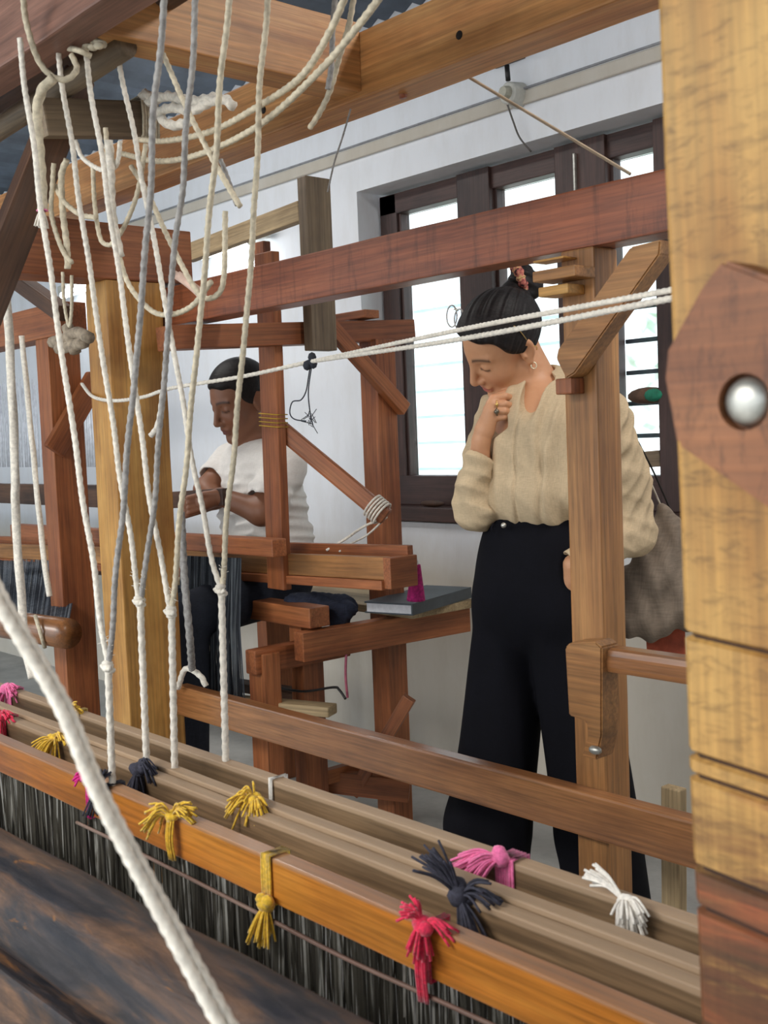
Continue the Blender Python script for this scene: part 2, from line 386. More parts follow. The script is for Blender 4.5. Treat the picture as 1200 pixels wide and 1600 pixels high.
# greenery outside the window
GREEN = plain('soft_green_leaves', (150, 176, 138), 0.9, 0.3, 6)
PALEG = plain('pale_green_leaves', (200, 216, 196), 0.9, 0.2, 6)
def bush(x, y, z, r, mat, label):
    e = empty('garden_bush', (x, y, 0), label, 'bush')
    b = MB(); b2 = MB()
    for k in range(220):
        d = rng.normal(size=3); d /= np.linalg.norm(d); c = np.array([x, y, z])+d*r*rng.uniform(0.5, 1)*np.array([1.2, 1, 1])
        a = rng.normal(size=3); a /= np.linalg.norm(a); q = np.cross(a, d); q /= np.linalg.norm(q)+1e-9; s = 0.09
        b.add([c-a*s, c+q*s*0.4, c+a*s, c-q*s*0.4], [(0, 1, 2, 3)])
    b.build('foliage', mat, e)
    b2.tube([(x, y, 0), (x+0.03, y, z*0.5), (x, y, z)], 0.03, sides=6); b2.build('trunk', W_DRK, e)
bush(-3.7, 6.2, 1.5, 0.6, PALEG, 'pale green bush outside the left window bay')
bush(-2.4, 6.0, 1.0, 0.5, GREEN, 'green bush outside the right window bay')
# ground outside
tag(mobj('ground_outside', [(-14, 3.06, -0.05), (8, 3.06, -0.05), (8, 20, -0.05), (-14, 20, -0.05)], [(0, 1, 2, 3)], plain('pale_ground', (226, 226, 214), 0.9, 0.06, 2)), kind='structure')  # one pale ground colour, slightly varied

# junction box and dark bracket on the wall
jb = empty('junction_box', onY(812, 150, WY), 'round whitish ceramic junction box on wall above the window', 'junction box')
c = onY(812, 150, WY)
bm = bmesh.new(); bmesh.ops.create_cone(bm, cap_ends=True, segments=20, radius1=0.042, radius2=0.034, depth=0.06)
bmesh.ops.bevel(bm, geom=list(bm.edges), offset=0.004, segments=1, affect='EDGES')
bmobj('box_body', bm, PLASTIC, jb, Matrix.Translation(c+Vector((0, -0.03, 0))) @ Matrix.Rotation(math.pi/2, 4, 'X'), False)
bm = bmesh.new(); bmesh.ops.create_cone(bm, cap_ends=True, segments=16, radius1=0.022, radius2=0.016, depth=0.024)
bmobj('cap', bm, plain('yellowed_ceramic', (170, 168, 152), 0.4), jb, Matrix.Translation(c+Vector((0, -0.07, 0))) @ Matrix.Rotation(math.pi/2, 4, 'X'))
MB().tube(spline([c+Vector((-0.01, -0.05, -0.03)), onY(802, 190, WY-0.03), onY(812, 215, WY-0.03), onY(830, 237, WY-0.01)]), 0.003, sides=6).build('hanging_wire', plain('dark_wire', (92, 88, 84), 0.6), jb)
br = empty('wall_bracket', onY(790, 92, WY), 'short black bracket on wall above the junction box', 'bracket')
box('arm', (onY(765, 90, WY-.03).x, onY(812, 90, WY-.03).x), (WY-0.09, WY), (onY(790, 103, WY).z, onY(790, 82, WY).z), BLACKM, br)
MB().tube([onY(792, 102, WY-0.05), onY(794, 126, WY-0.05)], 0.008, sides=8).build('hook', BLACKM, br)
# tube lamps on the wall
TUBE = emit('lit_tube', (0.92, 0.97, 1.0, 1), 14.0)
def tubelamp(p0, p1, label):
    p0 = Vector(p0); p1 = Vector(p1)
    e = empty('tube_lamp', (p0+p1)/2, label, 'lamp')
    beam('housing', p0+Vector((-.06, 0.03, 0.03)), p1+Vector((.06, 0.03, 0.03)), 0.05, 0.05, PLASTIC, e, bev=0.004)
    MB().tube([p0, p1], 0.017, sides=14).build('tube', TUBE, e)
    for p in (p0, p1): MB().ball(p, 0.021).build('end_cap', PLASTIC, e)
tubelamp(onY(305, 402, 2.70), onY(392, 376, 2.70), 'lit tube lamp on wall behind the hanging cords')
tubelamp(onY(97, 462, 2.70), onY(141, 447, 2.70), 'lit tube lamp farther left, under the timber side beam')
# unseen fill lights added overhead, each given a lamp-like housing
def fill_light(x, y, z, wx, wy, power, label):
    e = empty('fill_light', (x, y, z), label, 'lamp')
    box('housing', (x-wx/2-0.03, x+wx/2+0.03), (y-wy/2-0.03, y+wy/2+0.03), (z+0.012, z+0.06), PLASTIC, e)
    l = bpy.data.lights.new('fill_area_light', 'AREA'); l.shape = 'RECTANGLE'; l.size = wx; l.size_y = wy; l.energy = power; l.color = (1.0, 0.97, 0.93)
    o = bpy.data.objects.new('fill_area_light', l); COL.objects.link(o); place(o, Matrix.Translation((x, y, z)), e)
fill_light(-1.8, -1.9, 2.62, 2.6, 0.9, 100, 'added fill light panel on ceiling behind the viewer')
fill_light(-3.6, 1.6, 2.64, 1.3, 0.25, 10, 'added fill light panel on ceiling over the weaver')
fill_light(-0.5, 1.95, 2.64, 1.3, 0.25, 16, 'added fill light panel on ceiling near the right end of the window')
c = onY(676, 790, 2.83); c.z = .985
sh = empty('weaving_shuttle', c, 'dark wooden shuttle lying on the window sill', 'shuttle')
c = c+Vector((0, 0, .0125)); MB().tube([c+Vector((-.06+.12*k/12, 0, 0)) for k in range(13)], lambda k: .003+.013*math.sin(math.pi*k)**.6, sides=12, squash=.8).build('shuttle_body', W_DRK, sh)
# ------------------------------------------------------------------ near loom (frame around the viewer)
nl = empty('handloom', (-0.4, 0.72, 0), 'nearest loom frame with speckled golden post at right and honey header beam', 'loom')
# the stout post, with saw grooves in its lower half
PY = 0.66
a = onY(1022, 0, PY); b = onY(1088, 1600, PY)
ax = (a-b).normalized(); base = b-ax*(b.z/ax.z); top = b+ax*((2.3-b.z)/ax.z)
PW, PD = 0.17, 0.13
cen = Vector((PW/2, PD/2, 0))
def bigpost():
    Lz = (top-base).length; m = frame(base+cen, top+cen, up=(0, 1, 0))
    gro = [onY(1130, v, PY) for v in (1020, 1210, 1243, 1388, 1452)]
    gx = [(g-(base+cen)).dot(ax)-Lz/2 for g in gro]
    xs = [-Lz/2]
    for g in sorted(gx):
        xs += [g-0.0035, g-0.0012, g+0.0012, g+0.0035]
    k = xs[-1]
    while k < Lz/2-0.1: k += 0.08; xs.append(k)
    xs.append(Lz/2)
    bm = bmesh.new(); rings = []
    c = 0.006
    prof = [(-1, -1, c, 0), (-1, -1, 0, c), (-1, 1, 0, -c), (-1, 1, c, 0), (1, 1, -c, 0), (1, 1, 0, -c), (1, -1, 0, c), (1, -1, -c, 0)]
    # local y = across PW, local z = depth (towards the wall), front face z = -PD/2
    for x in xs:
        g = any(abs(abs(x-q)-0.0012) < 1e-5 for q in gx); inn = 0.0035 if g else 0.0
        r = []
        for sy, sz, dy, dz in prof:
            j = 0.0015*mnoise.noise((x*9, sy*3.0, sz*5.0))
            sl = 0.0
            yy = sy*(PW/2-inn)+dy+j; zz = sz*(PD/2-inn)+dz+j
            r.append(bm.verts.new((x+(-0.12*yy if True else 0)*(1 if abs(x) < Lz/2-1e-6 else 0), yy, zz)))
        rings.append(r)
    for p, q in zip(rings, rings[1:]):
        for k in range(8): bm.faces.new((p[k], p[(k+1) % 8], q[(k+1) % 8], q[k]))
    bm.faces.new(rings[0]); bm.faces.new(rings[-1][::-1])
    bmesh.ops.recalc_face_normals(bm, faces=bm.faces)
    o = bmobj('post', bm, W_POST, nl, m); o.data.materials.append(plain('groove_brown', (52, 32, 22), .9, .2))  # faces inside the grooves get a darker brown
    for p in o.data.polygons:
        if abs(p.normal.x) < .999 and any(abs(p.center.x+.12*p.center.y-q) < .0013 for q in gx): p.material_index = 1
    return o
post = bigpost(); post['label'] = 'stout speckled golden post with sawn grooves'
# bracket: end of a diagonal timber bolted to the post, with a sunk bolt
BT = 0.04
def poly_prism(name, pts2, Y, t, mat, parent, hole=None, bev=0.003):
    """board whose front outline is given as points in the plane y=Y, thickness t towards the wall"""
    bm = bmesh.new()
    f = [bm.verts.new(p) for p in pts2]; g = [bm.verts.new(p+Vector((0, t, 0))) for p in pts2]
    n = len(f)
    if hole is None:
        bm.faces.new(f); bm.faces.new(g[::-1])
    else:
        hc, hr, hd = hole; m_ = 24
        h = [bm.verts.new(hc+Vector((hr*math.cos(2*math.pi*k/m_), 0, hr*math.sin(2*math.pi*k/m_)))) for k in range(m_)]
        hb = [bm.verts.new(v.co+Vector((0, hd, 0))) for v in h]
        es = [bm.edges.new((f[i], f[(i+1) % n])) for i in range(n)]+[bm.edges.new((h[i], h[(i+1) % m_])) for i in range(m_)]
        bmesh.ops.triangle_fill(bm, use_beauty=True, use_dissolve=False, edges=es)
        for fc in list(bm.faces):
            c = fc.calc_center_median()
            if (c-hc).length < hr*0.9 and all((v in h) for v in fc.verts): bm.faces.remove(fc)
        for i in range(m_): bm.faces.new((h[i], h[(i+1) % m_], hb[(i+1) % m_], hb[i]))
        bm.faces.new(hb); bm.faces.new(g[::-1])
    for i in range(n): bm.faces.new((f[i], g[i], g[(i+1) % n], f[(i+1) % n]))
    bmesh.ops.recalc_face_normals(bm, faces=bm.faces)
    if bev:
        es = [e for e in bm.edges if len(e.link_faces) == 2 and e.calc_face_angle(0) > 0.5 and all(v in f or v in g for v in e.verts)]
        bmesh.ops.bevel(bm, geom=es, offset=bev, segments=2, affect='EDGES')
    o = sum(pts2, Vector())/n
    bmesh.ops.translate(bm, verts=bm.verts, vec=-o)
    return bmobj(name, bm, mat, parent, Matrix.Translation(o))
BY = PY-BT
bo = onY(1162, 628, BY)
pts = [onY(u, v, BY) for u, v in ((1127, 405), (1210, 436), (1330, 560), (1360, 800), (1290, 858), (1055, 694), (1036, 592), (1040, 548), (1092, 452))]
brk = poly_prism('bracket', pts, BY, BT-0.001, W_BRKT, nl, hole=(bo, 0.0175, 0.010)); brk['label'] = 'reddish wooden bracket with chamfered end'
bm = bmesh.new(); bmesh.ops.create_uvsphere(bm, u_segments=20, v_segments=10, radius=0.0152)
bmesh.ops.scale(bm, vec=(1, 1, 0.55), verts=bm.verts)
bolt = bmobj('bolt', bm, STEEL, brk, Matrix.Translation(bo+Vector((0, 0.006, 0))) @ Matrix.Rotation(math.pi/2, 4, 'X'), True); bolt['label'] = 'domed steel bolt head'
# header along the wall direction, cross beam meeting it
HY = 1.50
box('header_beam', (-3.6, 0.6), (HY, HY+0.09), (1.917, 2.045), W_HEAD, nl, 'x', 0.004, 0.002)
box('cross_beam', (-1.78, -1.70), (0.925, HY), (1.930, 2.062), W_HEAD, nl, 'y', 0.003, 0.002)
for u, v in ((718, 55), (412, 172)):
    c = onY(u, v, HY); MB().tube([c+Vector((0, -0.0015, 0)), c+Vector((0, 0.01, 0))], 0.008, sides=10).build('bolt_hole', plain('hole_dark', (30, 22, 18), 0.9), nl)
MB().tube([onY(627, 128, HY+0.05), onY(630, 153, HY+0.05)], 0.008, sides=6).build('peg', W_RED, nl)
# upper front timbers, top left
TY = 0.85
box('front_top_beam', (-2.6, 0.5), (TY, TY+0.07), (1.912, 2.06), W_MAUVE, nl, 'x', 0.004, 0.002)
MB().tube([(-2.8, 1.06, 2.00), (-1.3, 1.06, 2.03)], 0.03, sides=14).build('round_bar', W_DRK, nl)
MB().tube([(-2.8, 1.00, 1.89), (-1.72, 0.99, 1.925)], 0.022, sides=14).build('round_bar', W_OLIVE, nl)
p0 = onX(118, 120, -2.02); p1 = onX(-40, 520, -2.02)
beam('diagonal_brace', p0, p1, 0.05, 0.065, W_DRK, nl, bev=0.006)
# lever board from which cords hang
lv = empty('lever_board', (-1.95, 1.05, 1.86), 'short dark lever board with cord wound round its end, top left', 'lever')
q = [onX(u, v, -1.93) for u, v in ((68, 150), (246, 157), (246, 214), (78, 214))]
beam('board', (-1.945, q[0].y, (q[0].z+q[3].z)/2), (-1.945, q[1].y, (q[1].z+q[2].z)/2), 0.03, 0.068, W_OLIVE, lv, bev=0.004)
bwind = MB()
for k in range(7):
    y = q[1].y-0.004-k*0.0055; z0 = (q[1].z+q[2].z)/2
    bwind.tube([(-1.926, y, z0-0.038), (-1.926, y+0.002, z0), (-1.926, y, z0+0.038), (-1.964, y, z0+0.038), (-1.964, y, z0-0.038), (-1.926, y, z0-0.038)], 0.0028, sides=6)
bwind.build('wound_cord', ROPE_Y, lv)

# ------------------------------------------------------------------ middle loom: post with brace, red beam, polished rail
ml_ = empty('handloom', (-1.33, 1.72, 0), 'middle loom frame with dark red top beam and polished low rail', 'loom')
box('post', (-1.366, -1.290), (1.69, 1.762), (0, 1.583), W_MID, ml_, 'z', 0.004, 0.0015)
box('top_beam', (-2.86, 0.95), (1.69, 1.76), (1.583, 1.692), W_RED, ml_, 'x', 0.004, 0.0015)
r_ = box('rail', (-2.78, 0.95), (1.65, 1.689), (0.474, 0.560), W_RAIL, ml_, 'x', 0.005, 0.001)
box('post', (-2.90, -2.78), (1.50, 1.675), (0, 1.703), W_GOLD, ml_, 'z', 0.005, 0.002)
box('side_beam', (-2.905, -2.775), (1.15, 1.775), (1.703, 1.855), W_BRN, ml_, 'y', 0.004, 0.002)
# brace from post up to beam
poly_prism('brace', [onY(u, v, 1.645) for u, v in ((984, 386), (1032, 374), (1030, 398), (897, 584), (884, 592), (868, 560), (871, 546))], 1.645, 0.044, W_MID, ml_, bev=0.003)
A = onY(868, 617, 1.65); Bq = onY(892, 590, 1.65); box('block', (A.x, Bq.x), (1.65, 1.69), (A.z, Bq.z), W_BRN, ml_, 'z', 0.003)
# bracket blocks on the post top
for (u0, u1, v0, v1, Y, dm, mt) in ((832, 898, 413, 442, 1.63, 0.06, W_MID), (841, 887, 442, 465, 1.64, 0.05, W_GOLD), (832, 880, 399, 412, 1.65, 0.04, W_GOLD)):
    A = onY(u0, v1, Y); Bq = onY(u1, v0, Y)
    box('block', (A.x, Bq.x), (Y, Y+dm), (A.z, Bq.z), mt, ml_, 'x', 0.003)
# short rail bracket at right: hooked bracket + rounded rail
hb = [onY(u, v, 1.56) for u, v in ((882, 1012), (890, 1004), (930, 1003), (940, 1012), (940, 1150), (932, 1188), (908, 1182), (918, 1150), (915, 1128), (900, 1122), (888, 1118))]
o_ = poly_prism('hook_bracket', hb, 1.56, 0.05, W_MID, ml_, bev=0.003); o_['label'] = 'carved hook-shaped wooden bracket'
MB().ball(onY(930, 1172, 1.555), (0.014, 0.008, 0.008)).build('bracket_nail', STEEL, ml_)
box('short_rail', (onY(912, 1010, 1.59).x, 0.95), (1.575, 1.625), (0.818, 0.862), W_RAIL, ml_, 'x', 0.012)
box('post', (0.86, 0.94), (1.69, 1.762), (0, 1.583), W_MID, ml_, 'z', 0.004)
box('rail_bracket', (0.86, 0.94), (1.56, 1.69), (0.70, 0.87), W_MID, ml_, 'z', 0.004)

# ------------------------------------------------------------------ weaver's loom by the wall
bl = empty('handloom', (-2.65, 2.3, 0), "weaver's red-brown loom with diagonal brace, standing by the white wall", 'loom')
PX = -2.60
box('post', (-2.68, PX), (2.31, 2.39), (0, 1.548), W_BRN, bl, 'z', 0.003, 0.0015)
beam('side_top_beam', (-2.66, 1.60, 1.535), (-2.66, 2.50, 1.585), 0.08, 0.065, W_BRN, bl, bev=0.003)
box('beam_end', (-2.80, -2.60), (2.27, 2.33), (1.612, 1.637), W_BRN, bl, 'x', 0.003)
beam('brace', onX(514, 508, -2.585), onX(632, 640, -2.585), 0.03, 0.045, W_BRN, bl, bev=0.003)
A = onX(472, 275, -2.58); Bq = onX(511, 548, -2.58)
box('hanger_slab', (-2.605, -2.565), (A.y, A.y+0.092), (Bq.z, A.z), W_OLIVE, bl, 'z', 0.003)
beam('hanger_plank', onY(296, 396, 2.15), onY(472, 330, 2.15), 0.03, 0.062, W_PALE, bl, bev=0.003)
A = onY(400, 380, 2.1); box('hanger_post', (A.x, A.x+0.05), (2.09, 2.12), (1.60, A.z), W_BRN, bl, 'z', 0.003)
sm = beam('bench_rail', (-2.585, 1.95, 0.646), (-2.54, 2.60, 0.646), 0.05, 0.085, W_BRN, bl, bev=0.003)
# swinging lay: two boards with a race between, upright sword, handle bar
LY = 2.0
l0 = onY(430, 880, LY); l1 = onY(606, 888, LY)
ly = empty('loom_batten', (l1.x, LY, l1.z), 'hanging wooden batten of the weaver\'s loom with an upright sword', 'batten')
ext = l0+(l0-l1)*5.2
beam('front_board', ext+Vector((0, 0, 0)), l1, 0.03, 0.062, W_MID, ly, bev=0.003)
beam('race_board', ext+Vector((0, 0.0, -0.045)), l1+Vector((0.0, 0, -0.045)), 0.05, 0.026, W_BRN, ly, bev=0.003)
beam('back_board', ext+Vector((0, 0.075, 0.012)), l1+Vector((0.012, 0.075, 0.012)), 0.022, 0.088, W_BRN, ly, bev=0.003)
beam('end_block', l1+Vector((0.012, -0.015, -0.012)), l1+Vector((0.012, 0.085, -0.012)), 0.03, 0.085, W_BRN, ly, bev=0.003)
s0 = onY(417, 395, LY-0.02); s1 = onY(437, 920, LY-0.02)
beam('sword', s0, s1, 0.082, 0.03, W_BRN, ly, up=(0, 1, 0), bev=0.003)
h0 = onY(436, 668, LY); h1 = onY(604, 808, LY+0.15)
beam('handle_bar', h0, h1, 0.03, 0.052, W_BRN, ly, bev=0.008)
A = onY(255, 782, LY-.02); Bq = onY(356, 776, LY-.02); beam('reed_cap', A, Bq, .04, .055, W_DRK, ly, bev=.004)
yt = MB(); cs_ = s0.lerp(s1, .49)
for k in range(4):
    zz_ = cs_+Vector((0, 0, .012*k-.02)); yt.tube([zz_+Vector((dx, dy, .004*math.sin(dx*99))) for dx, dy in ((-.045, -.019), (.045, -.019), (.045, .019), (-.045, .019), (-.045, -.019))], .0018, sides=5)
yt.build('thread_wrap', plain('mustard_thread', (176, 140, 40), .8), ly)
bw = MB()
for k in range(5):
    c = h1.lerp(h0, 0.04+k*0.022); d = (h1-h0).normalized(); u_ = d.orthogonal().normalized(); v_ = d.cross(u_)
    bw.tube([c+u_*0.036*math.cos(t)+v_*0.036*math.sin(t) for t in np.linspace(0, 2*math.pi, 14)], 0.0035, sides=5)
bw.tube(spline([h1, onY(570, 822, LY+0.16), onY(540, 842, LY+0.1), onY(510, 860, LY+0.06)]), 0.004, sides=6)
bw.tube(spline([h1, onY(575, 835, LY+0.16), onY(548, 850, LY+0.1), onY(530, 862, LY+0.06)]), 0.003, sides=6)
bw.build('string_wrap', ROPE, ly)
# front rail of the loom in front of the weaver, with cloth roll below
A = onY(275, 850, 1.86); Bq = onY(437, 856, 1.86)
beam('breast_rail', (A.x-1.2, 1.86, A.z), (Bq.x, 1.86, Bq.z), 0.05, 0.05, W_BRN, bl, bev=0.004)
# small side frame: short posts and bars
def c_post(u0, u1, v0, v1, Y, d, mt=W_BRN):
    A = onY(u0, v0, Y); Bq = onY(u1, v0, Y); Cq = onY(u0, v1, Y)
    return box('short_post', (A.x, Bq.x), (Y, Y+d), (0, A.z), mt, bl, 'z', 0.003)
A = onY(451, 975, 2.02); Bq = onY(470, 975, 2.02); Cq = onX(503, 975, Bq.x)
box('short_post', (A.x, Bq.x), (2.02, Cq.y), (0, onY(470, 950, 2.02).z), W_BRN, bl, 'z', 0.003)
A = onY(387, 1016, 1.86); Bq = onY(411, 1016, 1.86)
box('short_post', (A.x, Bq.x), (1.86, 1.92), (0, A.z-.005), W_BRN, bl, 'z', 0.003)
zU = onY(438, 958, 2.0).z; box('side_bar', (onY(374, 955, 2.0).x-.1, onY(490, 955, 2.0).x), (1.985, 2.06), (zU-.03, zU+.03), W_BRN, bl, 'x', 0.004)
zW = onX(395, 1035, onY(395, 1035, 1.85).x).z; xW = onY(400, 1035, 1.85).x
box('side_bar', (xW-.04, xW+.012), (1.84, 2.2), (zW-.035, zW+.037), W_BRN, bl, 'y', 0.006)
MB().tube(spline([onY(410, 1068, 2.0), onY(470, 1080, 2.02), onY(520, 1074, 2.04), onY(530, 1078, 2.04), onY(540, 1092, 2.04)]), 0.004, sides=6).build('iron_hook_rod', BLACKM, bl)
# lower cross braces
beam('low_brace', onY(505, 1215, 2.1), onY(575, 1195, 2.3), 0.03, 0.045, W_BRN, bl, bev=0.003)
beam('low_brace', onY(552, 1240, 2.2), onY(640, 1090, 2.3), 0.03, 0.04, W_BRN, bl, bev=0.003)
beam('low_rail', onY(480, 1215, 2.1), onY(640, 1235, 2.32), 0.04, 0.07, W_BRN, bl, bev=0.003)
beam('treadle', onY(300, 1090, 1.8), onY(520, 1110, 2.0), 0.06, 0.03, W_PALE, bl, bev=0.004)
beam('treadle', onY(300, 1060, 1.95), onY(470, 1085, 2.1), 0.06, 0.03, W_DRK, bl, bev=0.004)
# bench plank
bn = empty('bench', (-2.9, 2.5, 0), 'pale plank bench along the wall under the closed black book', 'bench')
box('seat_plank', (-4.3, -2.47), (2.30, 2.58), (0.690, 0.715), W_PALE, bn, 'x', 0.003)
for x in (-4.2, -3.35): box('trestle', (x, x+0.06), (2.34, 2.54), (0, 0.690), W_BRN, bn, 'z', 0.003)
# book
bk = empty('book', (-2.58, 2.45, 0.716), 'closed black book on the end of the plank bench', 'book')
BKM = plain('black_book_cover', (58, 66, 72), 0.45, 0.12, 20); PAGE = plain('white_pages', (226, 226, 228), 0.8, 0.05, 60)
q0, q1, q2 = onZ(645, 962, 0.716), onZ(737, 934, 0.716), onZ(652, 930, 0.716)
ux = (q1-q0); ux.z = 0; LL = ux.length; ux.normalize(); uy = Vector((-ux.y, ux.x, 0)); BWd = 0.17
mt_ = Matrix((ux, uy, Vector((0, 0, 1)))).transposed().to_4x4(); mt_.translation = q0+Vector((0, 0, 0))
def bkbox(name, lo, hi, mat): return mobj(name, *(lambda b: (np.concatenate(b.v), b.f))(MB().boxa(lo, hi)), mat, bk, mt_)
bkbox('cover', (0, 0, 0.0), (LL, BWd, 0.004), BKM); bkbox('cover', (0, 0, 0.030), (LL, BWd, 0.035), BKM); bkbox('spine', (0, 0, 0.004), (LL, 0.005, 0.030), BKM)
bkbox('pages', (0.003, 0.006, 0.004), (LL-0.006, BWd-0.006, 0.030), PAGE)
# magenta yarn cone hanging near the post
cn = empty('yarn_cone', onX(652, 940, -2.55), 'magenta yarn cone beside the black book', 'yarn cone')
A = onY(650, 882, 2.18); Bq = onY(650, 938, 2.18)
MAG = plain('magenta_yarn', (176, 30, 110), 0.8, 0.2, 120, bmp=0.4)
MB().tube([Bq, Bq.lerp(A, 0.5), A], lambda k: 0.027-0.014*k, sides=16, step=0.01).build('yarn_body', MAG, cn)
MB().tube([A-Vector((0, 0, 0.002)), A+Vector((0, 0, 0.012))], 0.007, sides=10).build('core_tip', PAGE, cn)

# ------------------------------------------------------------------ far-left loom
fl = empty('handloom', (-3.4, 1.66, 0), 'far left brown loom post with diagonal strut and dark warp sheet', 'loom')
A = onX(78, 600, -3.4); Bq = onX(128, 600, -3.4)
box('post', (-3.49, -3.40), (A.y, Bq.y), (0, onX(90, 528, -3.4).z), W_BRN, fl, 'z', 0.004, 0.0015)
zt_ = onX(90, 528, -3.4).z
box('top_beam', (-5.5, -3.30), (A.y+0.0, A.y+0.09), (zt_, zt_+0.105), W_BRN, fl, 'x', 0.004)
beam('strut', onX(84, 705, -3.38), onX(150, 590, -3.38), 0.03, 0.07, W_BRN, fl, bev=0.004)
beam('upper_strut', onY(30, 440, 1.60), onY(100, 490, 1.60), 0.05, 0.05, W_DRK, fl, bev=0.004)
A = onY(0, 770, 2.2); Bq = onY(150, 775, 2.2)
beam('warp_rail', A+Vector((-1.5, 0, 0)), Bq+Vector((0.15, 0, 0)), 0.06, 0.09, W_DRK, fl, bev=0.004)
beam('cloth_rail', A+Vector((-1.5, 0, -0.28)), Bq+Vector((0.15, 0, -0.28)), 0.06, 0.09, W_DRK, fl, bev=0.004)
MB().tube([onY(-60, 965, 1.45), onY(106, 990, 1.45)], 0.045, sides=18).build('roller', W_RAIL, fl)
MB().tube([onY(55, 962, 1.40), onY(62, 985, 1.39), onY(70, 1012, 1.41)], 0.006, sides=8).build('roller_band', ROPE_Y, fl)
# dark warp threads stretched from the far rail to the roller
WARP = islands('dark_warp_threads', [(0.1, lin((46, 54, 66))), (0.5, lin((86, 96, 108))), (0.9, lin((150, 158, 166)))])
wb = MB()
A0 = onY(-60, 968, 1.48); A1 = onY(104, 985, 1.48); B0 = onY(-60, 850, 2.15); B1 = onY(130, 850, 2.15)
for k in range(150):
    t = k/149; p = A0.lerp(A1, t); q = B0.lerp(B1, t)
    wb.tube([p, p.lerp(q, 0.5)+Vector((0, 0, -0.012*random.random())), q], 0.0022, sides=3)
o_ = wb.build('warp_sheet', WARP, fl, smooth=False); o_['kind'] = 'stuff'
# dark cloth hanging at the weaver's loom
wb = MB()
A0 = onY(283, 868, 1.88); A1 = onY(376, 872, 1.88); 
for k in range(170):
    p = A0.lerp(A1, k/169); q = p+Vector((0, -0.02+0.02*math.sin(k*0.3), -0.42))
    wb.tube([p, p.lerp(q, 0.5)+Vector((0, -0.01, 0)), q], 0.0024, sides=3)
o_ = wb.build('hanging_warp', islands('blue_grey_warp', [(0.1, lin((34, 38, 46))), (0.6, lin((70, 76, 84))), (0.95, lin((120, 126, 130)))]), bl, smooth=False); o_['kind'] = 'stuff'
# white hanging threads, far left
wb = MB()
for k in range(60):
    u = -20+k*3.0+random.uniform(-1.5, 1.5); p = onY(u, 590+random.uniform(-8, 15), 2.35); q = onY(u+8, 730, 2.35)
    wb.tube([p, p.lerp(q, 0.5), q], 0.004, sides=4)
o_ = wb.build('white_threads', plain('white_thread', (216, 220, 228), 0.8, 0.08), fl); o_['kind'] = 'stuff'

# dark jacket lying on the bench, pale cloth on the batten, board and window bits at right
def heap(name, label, cat, base, blobs, mat, step=.006):
    """soft cloth heap from blended lumps"""
    e = empty(name, base, label, cat); return e, blobs, mat, step
pb = empty('leaning_board', onZ(1046, 1470, 0.0), 'pale board standing on the floor beyond the polished rail at right', 'board')
A = onY(1030, 1380, 2.05); Bq = onY(1062, 1380, 2.05)
beam('board', (A.x+.02, 2.07, 0.0), (A.x+.03, 2.07, onY(1064, 1238, 2.05).z), Bq.x-A.x-.006, .03, W_PALE, pb, up=(0, 1, 0), bev=.003)
# ------------------------------------------------------------------ heddle shafts of the near loom
BARZ = 0.72
HED = islands('grey_heddle_threads', [(0.05, lin((46, 42, 36))), (0.45, lin((78, 74, 64))), (0.82, lin((112, 109, 100))), (0.97, lin((196, 195, 188)))])
def shaft(name, label, y0, y1, z1, hh, mat, x0, x1, heddles, dz=0.0, bev=0.0022, flat=0.40):
    e = empty(name, ((x0+x1)/2, (y0+y1)/2, z1-hh), label, 'heddle shaft')
    o = beam('bar', (x0, (y0+y1)/2, z1-hh/2), (x1, (y0+y1)/2, z1-hh/2+dz), y1-y0, hh, mat, e, bev=bev, wear=0.001)
    if heddles:
        b = MB(); n = heddles
        for k in range(n):
            x = x0+0.03+(x1-x0-0.06)*(k+random.random()*0.6)/n; y = (y0+y1)/2+random.uniform(-0.012, 0.012)
            zt = z1-hh+0.002; zb_ = zt-flat-random.uniform(0, 0.03); s = random.uniform(-0.01, 0.01)
            b.tube([(x, y, zt), (x+s, y+random.uniform(-.006, .006), zt*0.6+zb_*0.4), (x+s*0.3, y, zb_)], random.choice((0.0010, 0.0013, 0.0018)), sides=3)
        h = b.build('heddle_threads', HED, e, smooth=False); h['kind'] = 'stuff'
        h2 = beam('lower_bar', (x0, (y0+y1)/2, z1-hh-flat-0.02), (x1, (y0+y1)/2, z1-hh-flat-0.02), 0.02, 0.035, W_GREY, e)
    return e
ys = [0.800, 0.900, 0.934, 1.005]
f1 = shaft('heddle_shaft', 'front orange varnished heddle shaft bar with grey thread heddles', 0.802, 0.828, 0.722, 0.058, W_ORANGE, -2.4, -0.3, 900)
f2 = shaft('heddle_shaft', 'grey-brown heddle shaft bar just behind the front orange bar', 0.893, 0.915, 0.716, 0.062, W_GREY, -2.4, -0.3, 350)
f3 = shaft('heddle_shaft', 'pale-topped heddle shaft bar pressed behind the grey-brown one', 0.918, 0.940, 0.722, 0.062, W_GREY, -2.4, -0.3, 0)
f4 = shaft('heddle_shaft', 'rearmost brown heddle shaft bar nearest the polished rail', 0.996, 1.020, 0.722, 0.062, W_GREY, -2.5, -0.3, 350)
# thin rod threaded through the heddles under the front bar
rd = tag(MB().tube(spline([onY(u, v, 0.798) for u, v in ((120, 1285), (207, 1327), (390, 1420), (533, 1494), (633, 1540), (700, 1570), (830, 1630))]), 0.0028, sides=8).build('heddle_rod', wood('rod_wood', (158, 126, 110), (110, 84, 74), (206, 186, 170), 0.5)), 'thin brown rod lying against the threads below the orange bar', 'rod')
